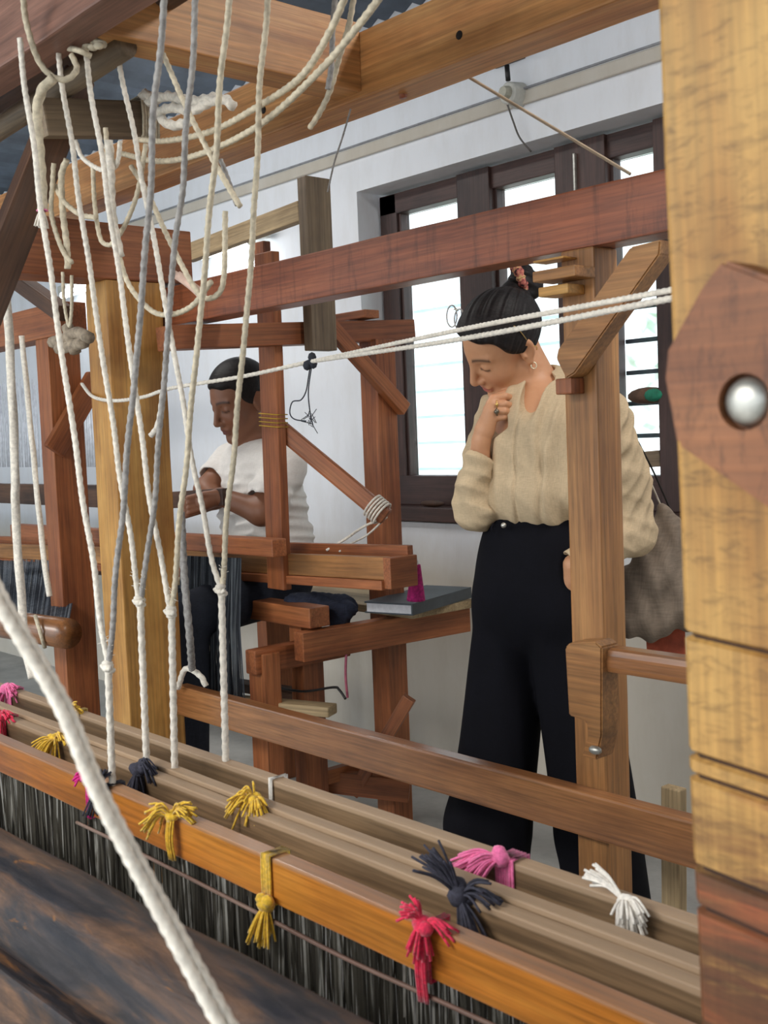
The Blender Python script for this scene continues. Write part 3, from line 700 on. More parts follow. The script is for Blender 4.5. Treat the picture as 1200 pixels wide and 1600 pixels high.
# log in the lower left corner: worn round breast beam
lg = empty('breast_beam', (-1.2, 0.5, 0.7), 'thick worn blackened round breast beam in the near left corner', 'beam')
R_ = 0.060
p0 = Vector((-2.4, 0.555, 0.672)); p1 = Vector((-0.05, 0.555, 0.718))
def rlog(k): return R_
V, Fc = tube_data([p0, p1], R_, sides=40, step=0.02)
V = np.asarray(V)+0.0022*np.array([[0, mnoise.noise((v[0]*6, v[1]*30, v[2]*30)), mnoise.noise((v[0]*6, v[1]*30, v[2]*30+9))] for v in V])
mid = np.array((p0+p1)/2); mfr = Matrix.Translation(Vector(mid))
mobj('log', V-mid, Fc, W_LOG, lg, mfr, True)
beam('under_board', (-2.4, 0.505, 0.485), (-0.1, 0.505, 0.53), 0.04, 0.30, W_LOG, lg, bev=0.004)

# ------------------------------------------------------------------ yarn ties on the shafts
YEL = plain('yellow_yarn', (222, 178, 48), 0.85, 0.16, 200, bmp=0.5, sheen=0.4)
PNK = plain('pink_yarn', (240, 110, 160), 0.85, 0.14, 200, bmp=0.5, sheen=0.4)
RED = plain('crimson_yarn', (222, 36, 76), 0.85, 0.2, 200, bmp=0.5, sheen=0.4)
NAVY = plain('navy_black_yarn', (52, 52, 64), 0.85, 0.25, 200, bmp=0.5)
WHT = plain('white_yarn', (232, 226, 216), 0.85, 0.08, 200, bmp=0.5, sheen=0.4)
FUCH = plain('fuchsia_yarn', (208, 40, 130), 0.85, 0.2, 200, bmp=0.5)
def band(b, x, y0, y1, z0, z1, w, g=0.003, th=0.0022):
    """flat wrap of yarn round a bar"""
    n = max(2, int(w/0.0035))
    for k in range(n):
        xx = x-w/2+w*(k+0.5)/n; s = random.uniform(-.001, .001)
        b.tube([(xx, y0-g, z0-g), (xx+s, y0-g, (z0+z1)/2), (xx, y0-g, z1+g), (xx+s, y1+g, z1+g), (xx, y1+g, z0-g), (xx, y0-g, z0-g)], th, sides=5)
def strand_tail(b, p, d, L, n, spread, th=0.0018, droop=0.5):
    d = Vector(d).normalized()
    for k in range(n):
        j = Vector(rng.normal(size=3))*spread; e = (d+j).normalized()
        l = L*random.uniform(0.75, 1.05); m1 = p+e*l*0.5+Vector((0, 0, 0.004)); m2 = p+e*l+Vector((0, 0, -droop*l*random.uniform(0.3, 1)))
        b.tube(spline([p, m1, m2], 4), th, sides=4)
def tie(label, mat, x, bar, tails, w=0.018, knot=0.012, wrap=True, half=False, kp=None, hang=None):
    y0, y1, z0, z1 = bar
    e = empty('yarn_tie', (x, y0, z1), label, 'yarn tie', 'yarn ties on the heddle shafts')
    if wrap:
        b = MB(); band(b, x, y0, y1, z0 if not half else z0+0.02, z1, w); b.build('wrap', mat, e)
    k = Vector(kp or (x, y0-0.008, z1+0.004))
    if knot:
        b = MB().ball(k, knot*.8, seg=8)
        for _ in range(5):
            b.ball(k+Vector(rng.normal(size=3))*knot*0.3, (knot*0.75, knot*0.6, knot*0.6), seg=8)
        b.build('knot', mat, e)
    if tails:
        b = MB()
        for d, L, n, sp, dr in tails: strand_tail(b, k, d, L, n, sp, droop=dr)
        b.build('tassel', mat, e)
    if hang:
        b = MB(); n = 7
        for q in range(n):
            o = Vector(((q-n/2)*0.0022, random.uniform(-.003, .001), 0))
            b.tube(spline([k+o, k+o+Vector((0.002, -0.006, -hang*0.5)), k+o+Vector((0.001, -0.002, -hang))], 4), 0.0018, sides=4)
        b.build('hanging_end', mat, e)
    return e
B1 = (0.802, 0.828, 0.664, 0.722); B2 = (0.893, 0.915, 0.654, 0.716); B3 = (0.918, 0.940, 0.66, 0.722); B4 = (0.996, 1.020, 0.66, 0.722)
xb = lambda u, v, Y=0.802: onY(u, v, Y).x
tie('yellow yarn bow with frayed tails on the orange bar, beside the white V cords', YEL, xb(276, 1280), B1, [((-1, -0.6, 0.1), 0.045, 26, 0.28, 0.6), ((1, 0.5, 0.5), 0.045, 26, 0.3, 0.3)], 0.012, 0.011, False, hang=0.062)
tie('yellow yarn strap with hanging tuft at middle of the orange bar', YEL, xb(418, 1345), B1, [((0, -0.3, -1), 0.05, 30, 0.22, 0.1)], 0.020, 0.014, True, kp=tuple(onY(417, 1412, .792)))
t_ = tie('crimson yarn bow with long hanging end on the orange bar', RED, xb(668, 1440), B1, [((-0.6, -0.4, 0.9), 0.034, 24, 0.3, 0.2), ((1, 0.2, 0.1), 0.04, 14, 0.12, 0.3), ((0.3, -0.6, -1), 0.035, 24, 0.3, 0.2)], 0.012, 0.014, True, hang=0.085)
tie('fuchsia and black yarn tie on the orange bar behind the slanting thick rope', FUCH, xb(140, 1245), B1, [((-1, -0.5, 0.1), 0.02, 10, 0.3, 0.3)], 0.010, 0.008, True)
tie('black yarn tie on the orange bar under the leftmost V cord', NAVY, xb(165, 1232), B1, [((0.2, -0.5, -1), 0.05, 16, 0.18, 0.1), ((-0.2, 0.3, 1), 0.03, 18, 0.3, 0.1)], 0.018, 0.012, True)
tie('navy yarn arch tied on the grey-brown bar below the second V cord', NAVY, xb(222, 1200, 0.893), B2, [((0.4, -0.3, -1), 0.05, 30, 0.2, 0.1), ((0.9, 0.2, 0.6), 0.05, 20, 0.15, 0.9)], 0.016, 0.016, True)
tie('navy yarn knot with splayed stiff tails on the grey-brown bar', NAVY, xb(725, 1395, 0.893), B2, [((-0.8, -0.2, 0.9), 0.07, 22, 0.35, 0.1), ((0.9, 0.2, 0.3), 0.055, 14, 0.2, 0.3), ((0.7, -0.3, -0.8), 0.08, 26, 0.16, 0.2)], 0.018, 0.018, True)
tie('yellow yarn tuft on the pale-topped bar near the small white loop', YEL, xb(405, 1245, 0.918), B3, [((-0.8, -0.5, 0.1), 0.045, 30, 0.4, 0.7), ((0.9, -0.4, 0.0), 0.035, 24, 0.4, 0.6)], 0.012, 0.014, False)
tie('pink yarn bow between rear bars, right of the navy knot', PNK, xb(790, 1350, 0.996), B4, [((-1, -0.6, -0.15), 0.065, 30, 0.22, 0.3), ((-0.5, -0.7, -0.2), 0.05, 26, 0.25, 0.3)], 0.030, 0.014, True)
tie('white yarn tie with frayed knot on the rear bar', WHT, xb(982, 1395, 0.996), B4, [((-1, 0, 0.55), 0.055, 26, 0.09, 0.15), ((1, -0.4, -0.3), 0.038, 28, 0.3, 0.4)], 0.012, 0.011, False, hang=0.05)
tie('small white thread loop round the rear bar', WHT, xb(425, 1222, 0.996), B4, None, 0.010, 0, True, half=True)
tie('yellow yarn hooked over the rear bar by the slanting thick rope', YEL, xb(115, 1125, 0.996), B4, [((1, 0.4, 0.3), 0.035, 26, 0.3, 0.4)], 0.016, 0.009, True)
tie('yellow yarn tuft behind the slanting thick rope on the grey-brown bar', YEL, xb(95, 1165, 0.893), B2, [((-0.2, -0.6, -0.6), 0.05, 34, 0.4, 0.3), ((1, -0.1, 0.4), 0.05, 14, 0.12, 0.4)], 0.012, 0.012, False)
tie('pink yarn bunch at the left end of the rear bar', PNK, xb(14, 1080, 0.996), B4, [((-0.3, -0.5, -0.8), 0.07, 36, 0.25, 0.2), ((0.9, 0, 0.2), 0.05, 26, 0.25, 0.4)], 0.03, 0.016, True)
tie('crimson yarn tie at the left end of the grey-brown bar', RED, xb(8, 1132, 0.893), B2, [((0.3, -0.4, -0.9), 0.05, 26, 0.2, 0.1), ((1, 0, 0.3), 0.05, 16, 0.12, 0.3)], 0.018, 0.014, True)

# ------------------------------------------------------------------ cords
def cord(name, label, pts, r, mat=None, parent=None, group='hanging loom cords', lob=3, pitch=None, cat='cord', wob=0.0):
    b = MB().tube(spline(pts, 8), r, sides=9, lobes=lob, pitch=pitch or r*3.2, amp=0.11, step=max(0.0022, r*0.6), wob=wob)
    o = b.build(name, mat or ROPE, parent)
    if parent is None: tag(o, label, cat, group)
    return o
def vcord(label, Y, left, right, knot, foot, rg, r=0.0046):
    K = onY(*knot, Y)
    e = empty('harness_cord', onY(*foot, Y), label, 'cord', 'V-shaped harness cords')
    for nm, pts, m in (('left_arm', left, ROPE), ('right_arm', right, rg)):
        cord(nm, None, [onY(u, v, Y-0.004 if nm == 'left_arm' else Y+0.006) for u, v in pts]+[K], r, m, e, wob=0.0012)
    cord('stem', None, [K]+[onY(*foot, Y)], r*1.25, ROPE, e)
    kb = MB()
    for k in range(4): kb.ball(K+Vector((random.uniform(-.003, .003), random.uniform(-.003, .003), (k-1.5)*0.004)), (0.0095, 0.009, 0.0055), seg=10)
    for s in (-1, 1): kb.tube([K, K+Vector((s*0.010, -0.004, -0.002)), K+Vector((s*0.014, -0.004, 0.002))], 0.0035, sides=6)
    kb.build('knot', ROPE, e); kb = MB()
    for _ in range(26):
        t = random.uniform(0.02, 0.3); side = random.choice((left, right)); q = onY(*side[-1], Y); p = K.lerp(q, t)
        d = Vector((random.uniform(-1, 1), random.uniform(-.5, .3), random.uniform(-.4, .6))).normalized()*random.uniform(0.007, 0.013)
        kb.tube([p, p+d], 0.0005, sides=3)
    kb.build('frayed_fibres', ROPE, e)['kind'] = 'stuff'
    return e
vcord('leftmost V cord, its knot lowest, tied to the orange bar', 0.815, [(30, 60), (75, 400), (133, 800)], [(260, -40), (243, 150), (227, 400), (200, 700)], (169, 1042), (176, 1236), ROPE_G)
vcord('second V cord from the left, foot on the grey-brown bar', 0.904, [(82, 20), (137, 400), (197, 800)], [(309, -40), (287, 267), (272, 400), (239, 800)], (219, 940), (229, 1190), ROPE_G)
vcord('third V cord from the left, knot just right of the second', 0.930, [(130, 60), (182, 400), (238, 800)], [(360, -40), (328, 333), (318, 440), (283, 800)], (268, 956), (273, 1206), ROPE_Y)
vcord('rightmost V cord with the highest knot, foot on the rear bar', 1.008, [(172, 20), (245, 400), (316, 800)], [(420, -40), (403, 200), (393, 400), (356, 800)], (346, 922), (353, 1200), ROPE_Y)
# thick doubled rope across the lower left corner
tk = empty('thick_rope', onY(345, 1610, 0.45), 'thick doubled white rope slanting across the lower left corner', 'rope')
ro = [(-30, 890), (0, 948), (90, 1100), (150, 1240), (250, 1430), (350, 1615), (380, 1670)]
cord('strand', None, [dep(u, v, 0.80-0.10*i/6) for i, (u, v) in enumerate(ro)], 0.0044, ROPE, tk, pitch=0.010)
ro2 = [(-17, 890), (13, 950), (102, 1100), (161, 1240), (264, 1430), (368, 1615), (400, 1670)]
cord('strand', None, [dep(u, v, 0.805-0.10*i/6) for i, (u, v) in enumerate(ro2)], 0.0044, ROPE, tk, pitch=0.010)
# soft white tapes at far left
cord('hanging_cord', 'soft white doubled cord hanging at the far left edge', [onY(8, 430, 1.1), onY(16, 560, 1.1), onY(24, 740, 1.1), onY(24, 800, 1.1), onY(38, 990, 1.1), onY(50, 1060, 1.1)], 0.010, ROPE, pitch=0.2)
cord('hanging_cord', 'grey-white cord tied to the far left roller', [onY(34, 525, 1.38), onY(50, 690, 1.38), onY(66, 850, 1.38), onY(77, 932, 1.38)], 0.008, ROPE, pitch=0.2)
# loops and odd ends at the top left
C_ = lambda u, v, Y=0.98: onY(u, v, Y)
cord('hanging_cord', 'cream rope swinging down from the upper left timber into the knot loop', [C_(36, -20, .80), C_(40, 30, .82), C_(58, 90, .84), C_(80, 118, .86), C_(104, 124, .88), C_(120, 108, .9), C_(112, 86, .9)], 0.0050, ROPE_Y)
cord('hanging_cord', 'short cream rope falling into the top left knot', [C_(104, -20, .88), C_(112, 20, .9), C_(124, 52, .92)], 0.0055, ROPE_Y)
kn = MB()
for k in range(7): kn.ball(C_(100+k*9, 70-4*math.sin(k), .92), (0.010, 0.009, 0.006), seg=8)
kn.tube(spline([C_(88, 68, .93), C_(110, 64, .91), C_(135, 60, .92), C_(163, 70, .93)]), 0.006, sides=8); kn.tube(spline([C_(95, 74, .92), C_(120, 78, .9), C_(143, 88, .92)]), 0.005, sides=8)
kn.tube(spline([C_(140, 56, .93), C_(150, 38, .95), C_(164, 20, .96)]), 0.006, sides=8)
tag(kn.build('rope_knot', ROPE_Y), 'bulky cream rope knot at the top left', 'knot')
tq = empty('tassel_rope', C_(58, 300, .85), 'thick braided rope ending in a bound white brush tassel', 'rope')
cord('braid', None, [C_(84, 122, .86), C_(66, 140, .85), C_(58, 175, .85), C_(62, 240, .85), C_(66, 300, .85), C_(66, 328, .85)], 0.0082, ROPE_Y, tq, pitch=0.03)
tb = MB(); strand_tail(tb, C_(66, 328, .85), (-0.25, 0, -1), 0.028, 60, 0.22, th=0.0016, droop=0.1); tb.build('brush_end', ROPE, tq)
MB().tube([C_(66, 329, .85)+Vector((0.0088*math.cos(t), 0.0088*math.sin(t), 0)) for t in np.linspace(0, 6.3, 14)], 0.0012, sides=5).build('binding', PNK, tq)
loops = [
 ('cream loop hanging low across the golden post', [(165, 200), (175, 330), (195, 430), (230, 480), (262, 492), (300, 478), (330, 440)], 1.02, .0046, ROPE_Y),
 ('cream cord sagging to the right from the lever board into a hooked end', [(205, 260), (230, 300), (262, 370), (298, 440), (318, 465), (340, 460), (350, 430), (352, 330)], 1.04, .0046, ROPE_Y),
 ('cream slack cord looped under the lever board', [(118, 220), (128, 245), (150, 262), (170, 266), (183, 255), (188, 220)], 1.0, .0042, ROPE),
 ('tight white cord pair gathered under the lever board', [(170, 220), (173, 260), (175, 330), (188, 400)], 0.99, .0075, ROPE),
 ('cream cord loop left of the leftmost V cord', [(84, 255), (82, 290), (80, 330), (88, 365), (100, 395), (112, 410)], 0.97, .0046, ROPE_Y),
 ('short looped cream cord beside the tassel', [(104, 250), (96, 275), (98, 330), (104, 380), (106, 420)], 0.98, .0060, ROPE_Y),
 ('cream cord dropping from lever board past the second V cord', [(145, 260), (148, 320), (156, 370), (166, 382), (178, 378), (196, 350), (215, 300), (228, 225)], 1.01, .0042, ROPE_Y),
 ('slack cord running right from the tassel rope', [(86, 290), (100, 315), (125, 335), (150, 340)], 0.98, .0048, ROPE_Y),
 ('thin cord pair hanging in front of the far tube lamp', [(98, 425), (100, 470), (108, 510), (112, 480), (112, 430)], 1.2, .0040, ROPE_Y),
 ('cream cord crossing diagonally from cross beam to the wound cord end', [(255, 85), (290, 165), (325, 235), (350, 280), (375, 322)], 1.03, .0046, ROPE_Y),
 ('thin cord hanging by the diagonal cord end', [(345, 250), (358, 285), (370, 320)], 1.05, .0040, ROPE_G),
 ('short frayed cream cord against the golden post', [(255, 610), (250, 650), (244, 670), (236, 680)], 1.47, .0075, ROPE),
]
for lb, pt, Y, r, mt in loops: cord('hanging_cord', lb, [onY(u, v, Y) for u, v in pt], r, mt)
# doubled slack ropes swinging up to the cross beam joint
cord('slack_rope', 'upper of two slack ropes swinging up to the right past the cross beam', [onY(u, v, 1.1-0.12*i/6) for i, (u, v) in enumerate([(212, 218), (260, 220), (330, 205), (400, 168), (470, 120), (515, 50), (545, -20)])], 0.0050, ROPE_Y)
cord('slack_rope', 'lower of two slack ropes swinging up to the right past the cross beam', [onY(u, v, 1.1-0.12*i/6) for i, (u, v) in enumerate([(190, 240), (250, 252), (320, 238), (410, 192), (500, 110), (560, 40), (605, -20)])], 0.0050, ROPE_Y)
cord('slack_rope', 'grey rope dropping beside the cross beam joint', [onY(u, v, 1.2) for u, v in ((525, -20), (520, 40), (518, 100), (512, 140))], 0.0046, ROPE_G)
cord('slack_rope', 'cream rope tied over the header near the joint', [onY(u, v, 1.25) for u, v in ((555, -20), (545, 40), (530, 90), (516, 140), (500, 175), (484, 200))], 0.0050, ROPE_Y)
cord('slack_rope', 'thin thread hanging from header to the upright slab', [onY(u, v, 1.45) for u, v in ((548, 170), (535, 215), (522, 255), (512, 300))], 0.0018, ROPE_G)
# pale knotted rag on the lever end
rg_ = MB()
for pts in ([(232, 160), (262, 150), (300, 158), (336, 152)], [(240, 178), (268, 168), (300, 172), (330, 158), (352, 155), (364, 166)], [(252, 186), (270, 196), (296, 190)], [(222, 150), (228, 146), (236, 152)]):
    rg_.tube(spline([onY(u, v, 1.12) for u, v in pts]), 0.0085, sides=9, lobes=3, pitch=0.03, amp=0.2, step=0.006)
tag(rg_.build('rope_bundle', ROPE), 'knotted pale rope bundle lying on the lever board end', 'rope')
pk_ = MB()
for pts in ([(272, 428), (290, 440), (308, 455), (316, 465)], [(280, 430), (300, 446), (318, 460)]):
    pk_.tube(spline([onY(u, v, 1.05) for u, v in pts]), 0.007, sides=8)
tag(pk_.build('rag_strip', plain('dusty_pink_rag', (206, 176, 160), 0.9, 0.1)), 'dusty pink rag strip knotted on the sagging cord', 'rag')
# dusty knotted rag by the far left post
kr = MB()
for pts in ([(82, 535), (100, 530), (120, 520), (140, 528)], [(105, 510), (112, 530), (118, 550)], [(92, 545), (112, 540), (132, 535)]):
    kr.tube(spline([onY(u, v, 1.35) for u, v in pts]), 0.016, sides=8)
tag(kr.build('rag_knot', plain('dusty_grey_rag', (150, 136, 118), 0.95, 0.2, 60, bmp=0.6)), 'dusty grey rag knotted left of the golden post', 'rag')
# horizontal yarn pair across the scene
KN = onY(485, 565, 1.60)
cord('stretched_cord', 'upper of two white cords stretched across in front of the standing woman', [onY(1060, 450, 1.25), onY(1040, 455, 1.27), onY(730, 513, 1.46), KN], 0.0042, ROPE, group='stretched cords')
cord('stretched_cord', 'lower of two white cords stretched across in front of the standing woman', [onY(1060, 464, 1.24), onY(1040, 468, 1.26), onY(730, 528, 1.45), KN], 0.0046, ROPE, group='stretched cords')
cord('stretched_cord', 'white cord running from the black knot to the golden post', [KN, onY(380, 588, 1.55), onY(270, 606, 1.49), onY(225, 620, 1.485), onY(180, 626, 1.48), onY(146, 620, 1.485), onY(128, 600, 1.55)], 0.0048, ROPE, group='stretched cords')
bk_ = MB()
for k in range(5): bk_.ball(KN+Vector(rng.normal(size=3))*0.005, (0.010, 0.010, 0.012), seg=8)
for pts in ([(485, 570), (482, 590), (478, 612), (470, 625), (457, 628), (453, 645), (460, 655), (478, 658)], [(487, 572), (482, 610), (484, 640), (489, 665)]):
    bk_.tube(spline([onY(u, v, 1.6) for u, v in pts]), 0.0016, sides=5)
for _ in range(18):
    p = onY(485+random.uniform(-5, 5), 655+random.uniform(-10, 12), 1.6); bk_.tube([p, p+Vector(rng.normal(size=3))*0.012], 0.001, sides=3)
tag(bk_.build('thread_tangle', plain('black_thread', (40, 44, 54), 0.8)), 'tangled black thread hanging from the knot of the stretched cords', 'thread')
cord('stretched_cord', 'thin brown cord running down over the window head', [onY(705, 104, 1.6), onY(815, 170, 1.65), onY(985, 272, 1.68)], 0.0030, plain('brown_cord', (150, 132, 110), 0.8), group='stretched cords', lob=0)
cord('hanging_cord', 'pink yarn end hanging under the bench rail', [onX(541, 1018, -2.556), onX(540, 1055, -2.55), onX(543, 1090, -2.55)], 0.004, plain('dull_pink', (170, 90, 110), 0.8), lob=0)
cord('hanging_cord', 'white rope bow tied at the left end of the polished rail', [onY(278, 1075, 1.63), onY(290, 1045, 1.62), onY(312, 1055, 1.62), onY(322, 1072, 1.63)], 0.008, ROPE)
cord('hanging_cord', 'frayed white rope hanging behind the third V cord', [onY(283, 800, 1.55), onY(288, 900, 1.55), onY(296, 990, 1.55), onY(300, 1045, 1.6)], 0.010, ROPE_G)
# ------------------------------------------------------------------ sculpting: blended solids on a grid, turned into one smooth mesh
class Field:
    def __init__(s, xs, ys, zs):
        s.ax = [np.asarray(a, np.float32) for a in (xs, ys, zs)]
        s.F = np.full([len(a) for a in s.ax], 1.0, np.float32)
    def win(s, lo, hi):
        sl = []
        for a, l, h in zip(s.ax, lo, hi):
            i = max(0, int(np.searchsorted(a, l))-1); j = min(len(a), int(np.searchsorted(a, h))+2)
            sl.append(slice(i, max(j, i+1)))
        return tuple(sl), s.ax[0][sl[0]][:, None, None], s.ax[1][sl[1]][None, :, None], s.ax[2][sl[2]][None, None, :]
    def comb(s, sl, d, k, op):
        F = s.F[sl]
        if op == 'sub': F2 = -F
        else: F2 = F
        if k > 0:
            h = np.maximum(k-np.abs(F2-d), 0)/k; r = np.minimum(F2, d)-h*h*k*0.25
        else: r = np.minimum(F2, d)
        s.F[sl] = -r if op == 'sub' else r
    def rc(s, a, b, ra, rb, k=0.01, op='add', fold=None, pad=None):
        a = np.array(tuple(a), np.float32); b = np.array(tuple(b), np.float32); m = max(ra, rb)+(pad or (k+0.02))
        sl, X, Y, Z = s.win(np.minimum(a, b)-m, np.maximum(a, b)+m); d = b-a; L2 = float(d@d)+1e-9
        t = np.clip(((X-a[0])*d[0]+(Y-a[1])*d[1]+(Z-a[2])*d[2])/L2, 0, 1)
        D = np.sqrt((X-a[0]-t*d[0])**2+(Y-a[1]-t*d[1])**2+(Z-a[2]-t*d[2])**2)-(ra+(rb-ra)*t)
        if fold is not None: D = D+fold(X, Y, Z, t)
        s.comb(sl, D, k, op)
    def el(s, c, r, A=None, k=0.01, op='add', fold=None):
        """ellipsoid, columns of A are its axes"""
        c = np.array(tuple(c), np.float32); r = np.array(r, np.float32); A = np.eye(3) if A is None else np.array(A)
        m = max(r)+k+0.02; sl, X, Y, Z = s.win(c-m, c+m)
        x, y, z = X-c[0], Y-c[1], Z-c[2]
        q = [A[0, i]*x+A[1, i]*y+A[2, i]*z for i in range(3)]
        k0 = np.sqrt(sum((q[i]/r[i])**2 for i in range(3))); k1 = np.sqrt(sum((q[i]/r[i]**2)**2 for i in range(3)))+1e-6
        D = k0*(k0-1)/k1
        if fold is not None: D = D+fold(X, Y, Z, 0)
        s.comb(sl, D, k, op)
    def half(s, p, n, k=0.004):
        """cut away everything on the +n side of the plane"""
        n = np.array(tuple(n), np.float32); n /= np.linalg.norm(n); p = np.array(tuple(p), np.float32)
        sl, X, Y, Z = s.win([-9]*3, [9]*3)
        s.comb(sl, -((X-p[0])*n[0]+(Y-p[1])*n[1]+(Z-p[2])*n[2]), k, 'sub')
    def mesh(s):
        F = s.F; ax = s.ax; neg = F < 0
        c = np.zeros([n-1 for n in F.shape], np.uint8)
        for dx in (0, 1):
            for dy in (0, 1):
                for dz in (0, 1):
                    c += neg[dx:F.shape[0]-1+dx, dy:F.shape[1]-1+dy, dz:F.shape[2]-1+dz]
        I, J, K = np.nonzero((c > 0) & (c < 8)); n = len(I)
        idx = np.full(c.shape, -1, np.int32); idx[I, J, K] = np.arange(n)
        pos = np.zeros((n, 3)); cnt = np.zeros(n)
        cs = [(x, y, z) for x in (0, 1) for y in (0, 1) for z in (0, 1)]
        for p in cs:
            for a in range(3):
                if p[a]: continue
                q = list(p); q[a] = 1
                fa = F[I+p[0], J+p[1], K+p[2]]; fb = F[I+q[0], J+q[1], K+q[2]]
                m = (fa < 0) != (fb < 0); t = np.where(m, fa/np.where(m, fa-fb, 1), 0)
                P0 = np.stack([ax[0][I+p[0]], ax[1][J+p[1]], ax[2][K+p[2]]], 1); P1 = np.stack([ax[0][I+q[0]], ax[1][J+q[1]], ax[2][K+q[2]]], 1)
                pos += np.where(m[:, None], P0+(P1-P0)*t[:, None], 0); cnt += m
        pos /= cnt[:, None]; quads = []
        for a in range(3):
            b, d = (a+1) % 3, (a+2) % 3
            s0 = [slice(None)]*3; s1 = [slice(None)]*3; s0[a] = slice(0, -1); s1[a] = slice(1, None)
            A, B = neg[tuple(s0)], neg[tuple(s1)]
            E = np.nonzero(A != B); ok = (E[b] > 0) & (E[d] > 0) & (E[b] < F.shape[b]-1) & (E[d] < F.shape[d]-1)
            E = [e[ok] for e in E]; inside = A[tuple(E)]
            def cell(ob, od):
                e = list(E); e[b] = e[b]+ob; e[d] = e[d]+od; return idx[tuple(e)]
            q = np.stack([cell(-1, -1), cell(0, -1), cell(0, 0), cell(-1, 0)], 1)
            q = np.where(inside[:, None], q, q[:, ::-1]); quads.append(q)
        Q = np.concatenate(quads); return pos, Q[(Q >= 0).all(1)]
RAX = np.array([math.cos(YAW), math.sin(YAW), 0.0]); TAX = np.array([math.sin(YAW), -math.cos(YAW), 0.0]); ZAX = np.array([0, 0, 1.0])
def waves(seed, dirs, amp, n=5, spread=.35):
    """irregular folds: several sine ridges around a main direction"""
    r = np.random.default_rng(seed); W3 = []
    for i in range(n):
        k = np.array(dirs, float)*r.uniform(.55, 1.5)+np.linalg.norm(dirs)*spread*r.normal(size=3); W3.append((k, r.uniform(0, 6.3), r.uniform(.5, 1)))
    def fn(X, Y, Z, t):
        a = 0
        for k, p, w_ in W3:
            v = np.sin(k[0]*X+k[1]*Y+k[2]*Z+p+1.2*np.sin(9*Z+7*X+p)); a = a+w_*(1-2*np.abs(v)**1.2 if w_ > .75 else v)
        return (-amp/n*1.6)*a
    return fn
class Figure:
    """local frame: x to the picture's right, y towards the viewer, z up; origin on the floor"""
    def __init__(s, base):
        s.o = np.array([base[0], base[1], 0.0])
        s.M = Matrix(((RAX[0], TAX[0], 0, s.o[0]), (RAX[1], TAX[1], 0, s.o[1]), (0, 0, 1, 0), (0, 0, 0, 1)))
        # x,y,z must be right handed: flip y
    def loc(s, p):
        p = np.array(tuple(p))-s.o; return np.array([p@RAX, p@TAX, p[2]])
    def px(s, u, v, b, d0): return s.loc(dep(u, v, d0-b))
def fig_obj(fig, name, fld, mat, parent, colfn=None, smooth_it=1):
    pos, Q = fld.mesh()
    if len(pos) == 0: return None
    lab = np.arange(len(pos))     # keep the largest connected piece only
    while True:
        m_ = lab[Q].min(1); new = lab.copy()
        for i in range(4): np.minimum.at(new, Q[:, i], m_)
        new = new[new]
        if (new == lab).all(): break
        lab = new
    big = np.bincount(lab).argmax(); keep = lab == big; mp_ = np.cumsum(keep)-1
    Q = mp_[Q[keep[Q].all(1)]]; pos = pos[keep]
    Q = Q[:, ::-1]       # frame is mirrored (right, towards viewer, up), so turn the faces
    W_ = pos[:, :1]*RAX+pos[:, 1:2]*TAX+pos[:, 2:]*ZAX+fig.o
    # light relaxation
    for _ in range(smooth_it):
        acc = np.zeros_like(W_); cn_ = np.zeros(len(W_))
        for i in range(4):
            for j in ((i+1) % 4, (i+3) % 4):
                np.add.at(acc, Q[:, i], W_[Q[:, j]]); np.add.at(cn_, Q[:, i], 1)
        W_ = 0.5*W_+0.5*acc/np.maximum(cn_, 1)[:, None]
    o0 = np.array([fig.o[0], fig.o[1], 0.0])
    me = bpy.data.meshes.new(name); V = W_-o0
    me.vertices.add(len(V)); me.vertices.foreach_set('co', V.astype(np.float32).ravel())
    me.loops.add(len(Q)*4); me.loops.foreach_set('vertex_index', Q.astype(np.int32).ravel())
    me.polygons.add(len(Q)); me.polygons.foreach_set('loop_start', np.arange(0, len(Q)*4, 4, dtype=np.int32))
    me.polygons.foreach_set('use_smooth', np.ones(len(Q), bool)); me.update(calc_edges=True); me.validate()
    if colfn is not None:
        at = me.color_attributes.new('Col', 'FLOAT_COLOR', 'POINT')
        c = np.ones((len(V), 4), np.float32); c[:, :3] = colfn(pos); at.data.foreach_set('color', c.ravel())
    me.materials.append(mat)
    o = bpy.data.objects.new(name, me); COL.objects.link(o); place(o, Matrix.Translation(Vector(o0)), parent); return o
def skinmat(name):
    m, N, L, B = newmat(name); a = N.new('ShaderNodeVertexColor'); a.layer_name = 'Col'
    n = nz(N, L, texco(N, L, (60, 60, 60), False), 1.0, 4, 0.6)
    c = mixc(N, L, 0.25, a.outputs['Color'], ramp(N, L, n, [(0.3, (0.75, 0.7, 0.68, 1)), (0.7, (1, 1, 1, 1))]), 'MULTIPLY')
    L.new(c, B.inputs['Base Color']); B.inputs['Roughness'].default_value = 0.5
    B.inputs['Subsurface Weight'].default_value = 0.12; B.inputs['Subsurface Radius'].default_value = (0.012, 0.005, 0.003); B.inputs['Subsurface Scale'].default_value = 0.6
    return m
SKIN = skinmat('skin')
def hairmat(name, col):
    m, N, L, B = newmat(name); n = nz(N, L, texco(N, L, (18, 90, 160), False), 1.0, 4, 0.65)
    L.new(ramp(N, L, n, [(0.3, lin(tuple(x*0.6 for x in col))), (0.7, lin(tuple(x*1.5 for x in col)))]), B.inputs['Base Color'])
    B.inputs['Roughness'].default_value = 0.55; B.inputs['Specular IOR Level'].default_value = 0.25; L.new(bump(N, L, n, 0.5, 0.003), B.inputs['Normal']); return m
HAIR = hairmat('black_hair', (24, 20, 20))
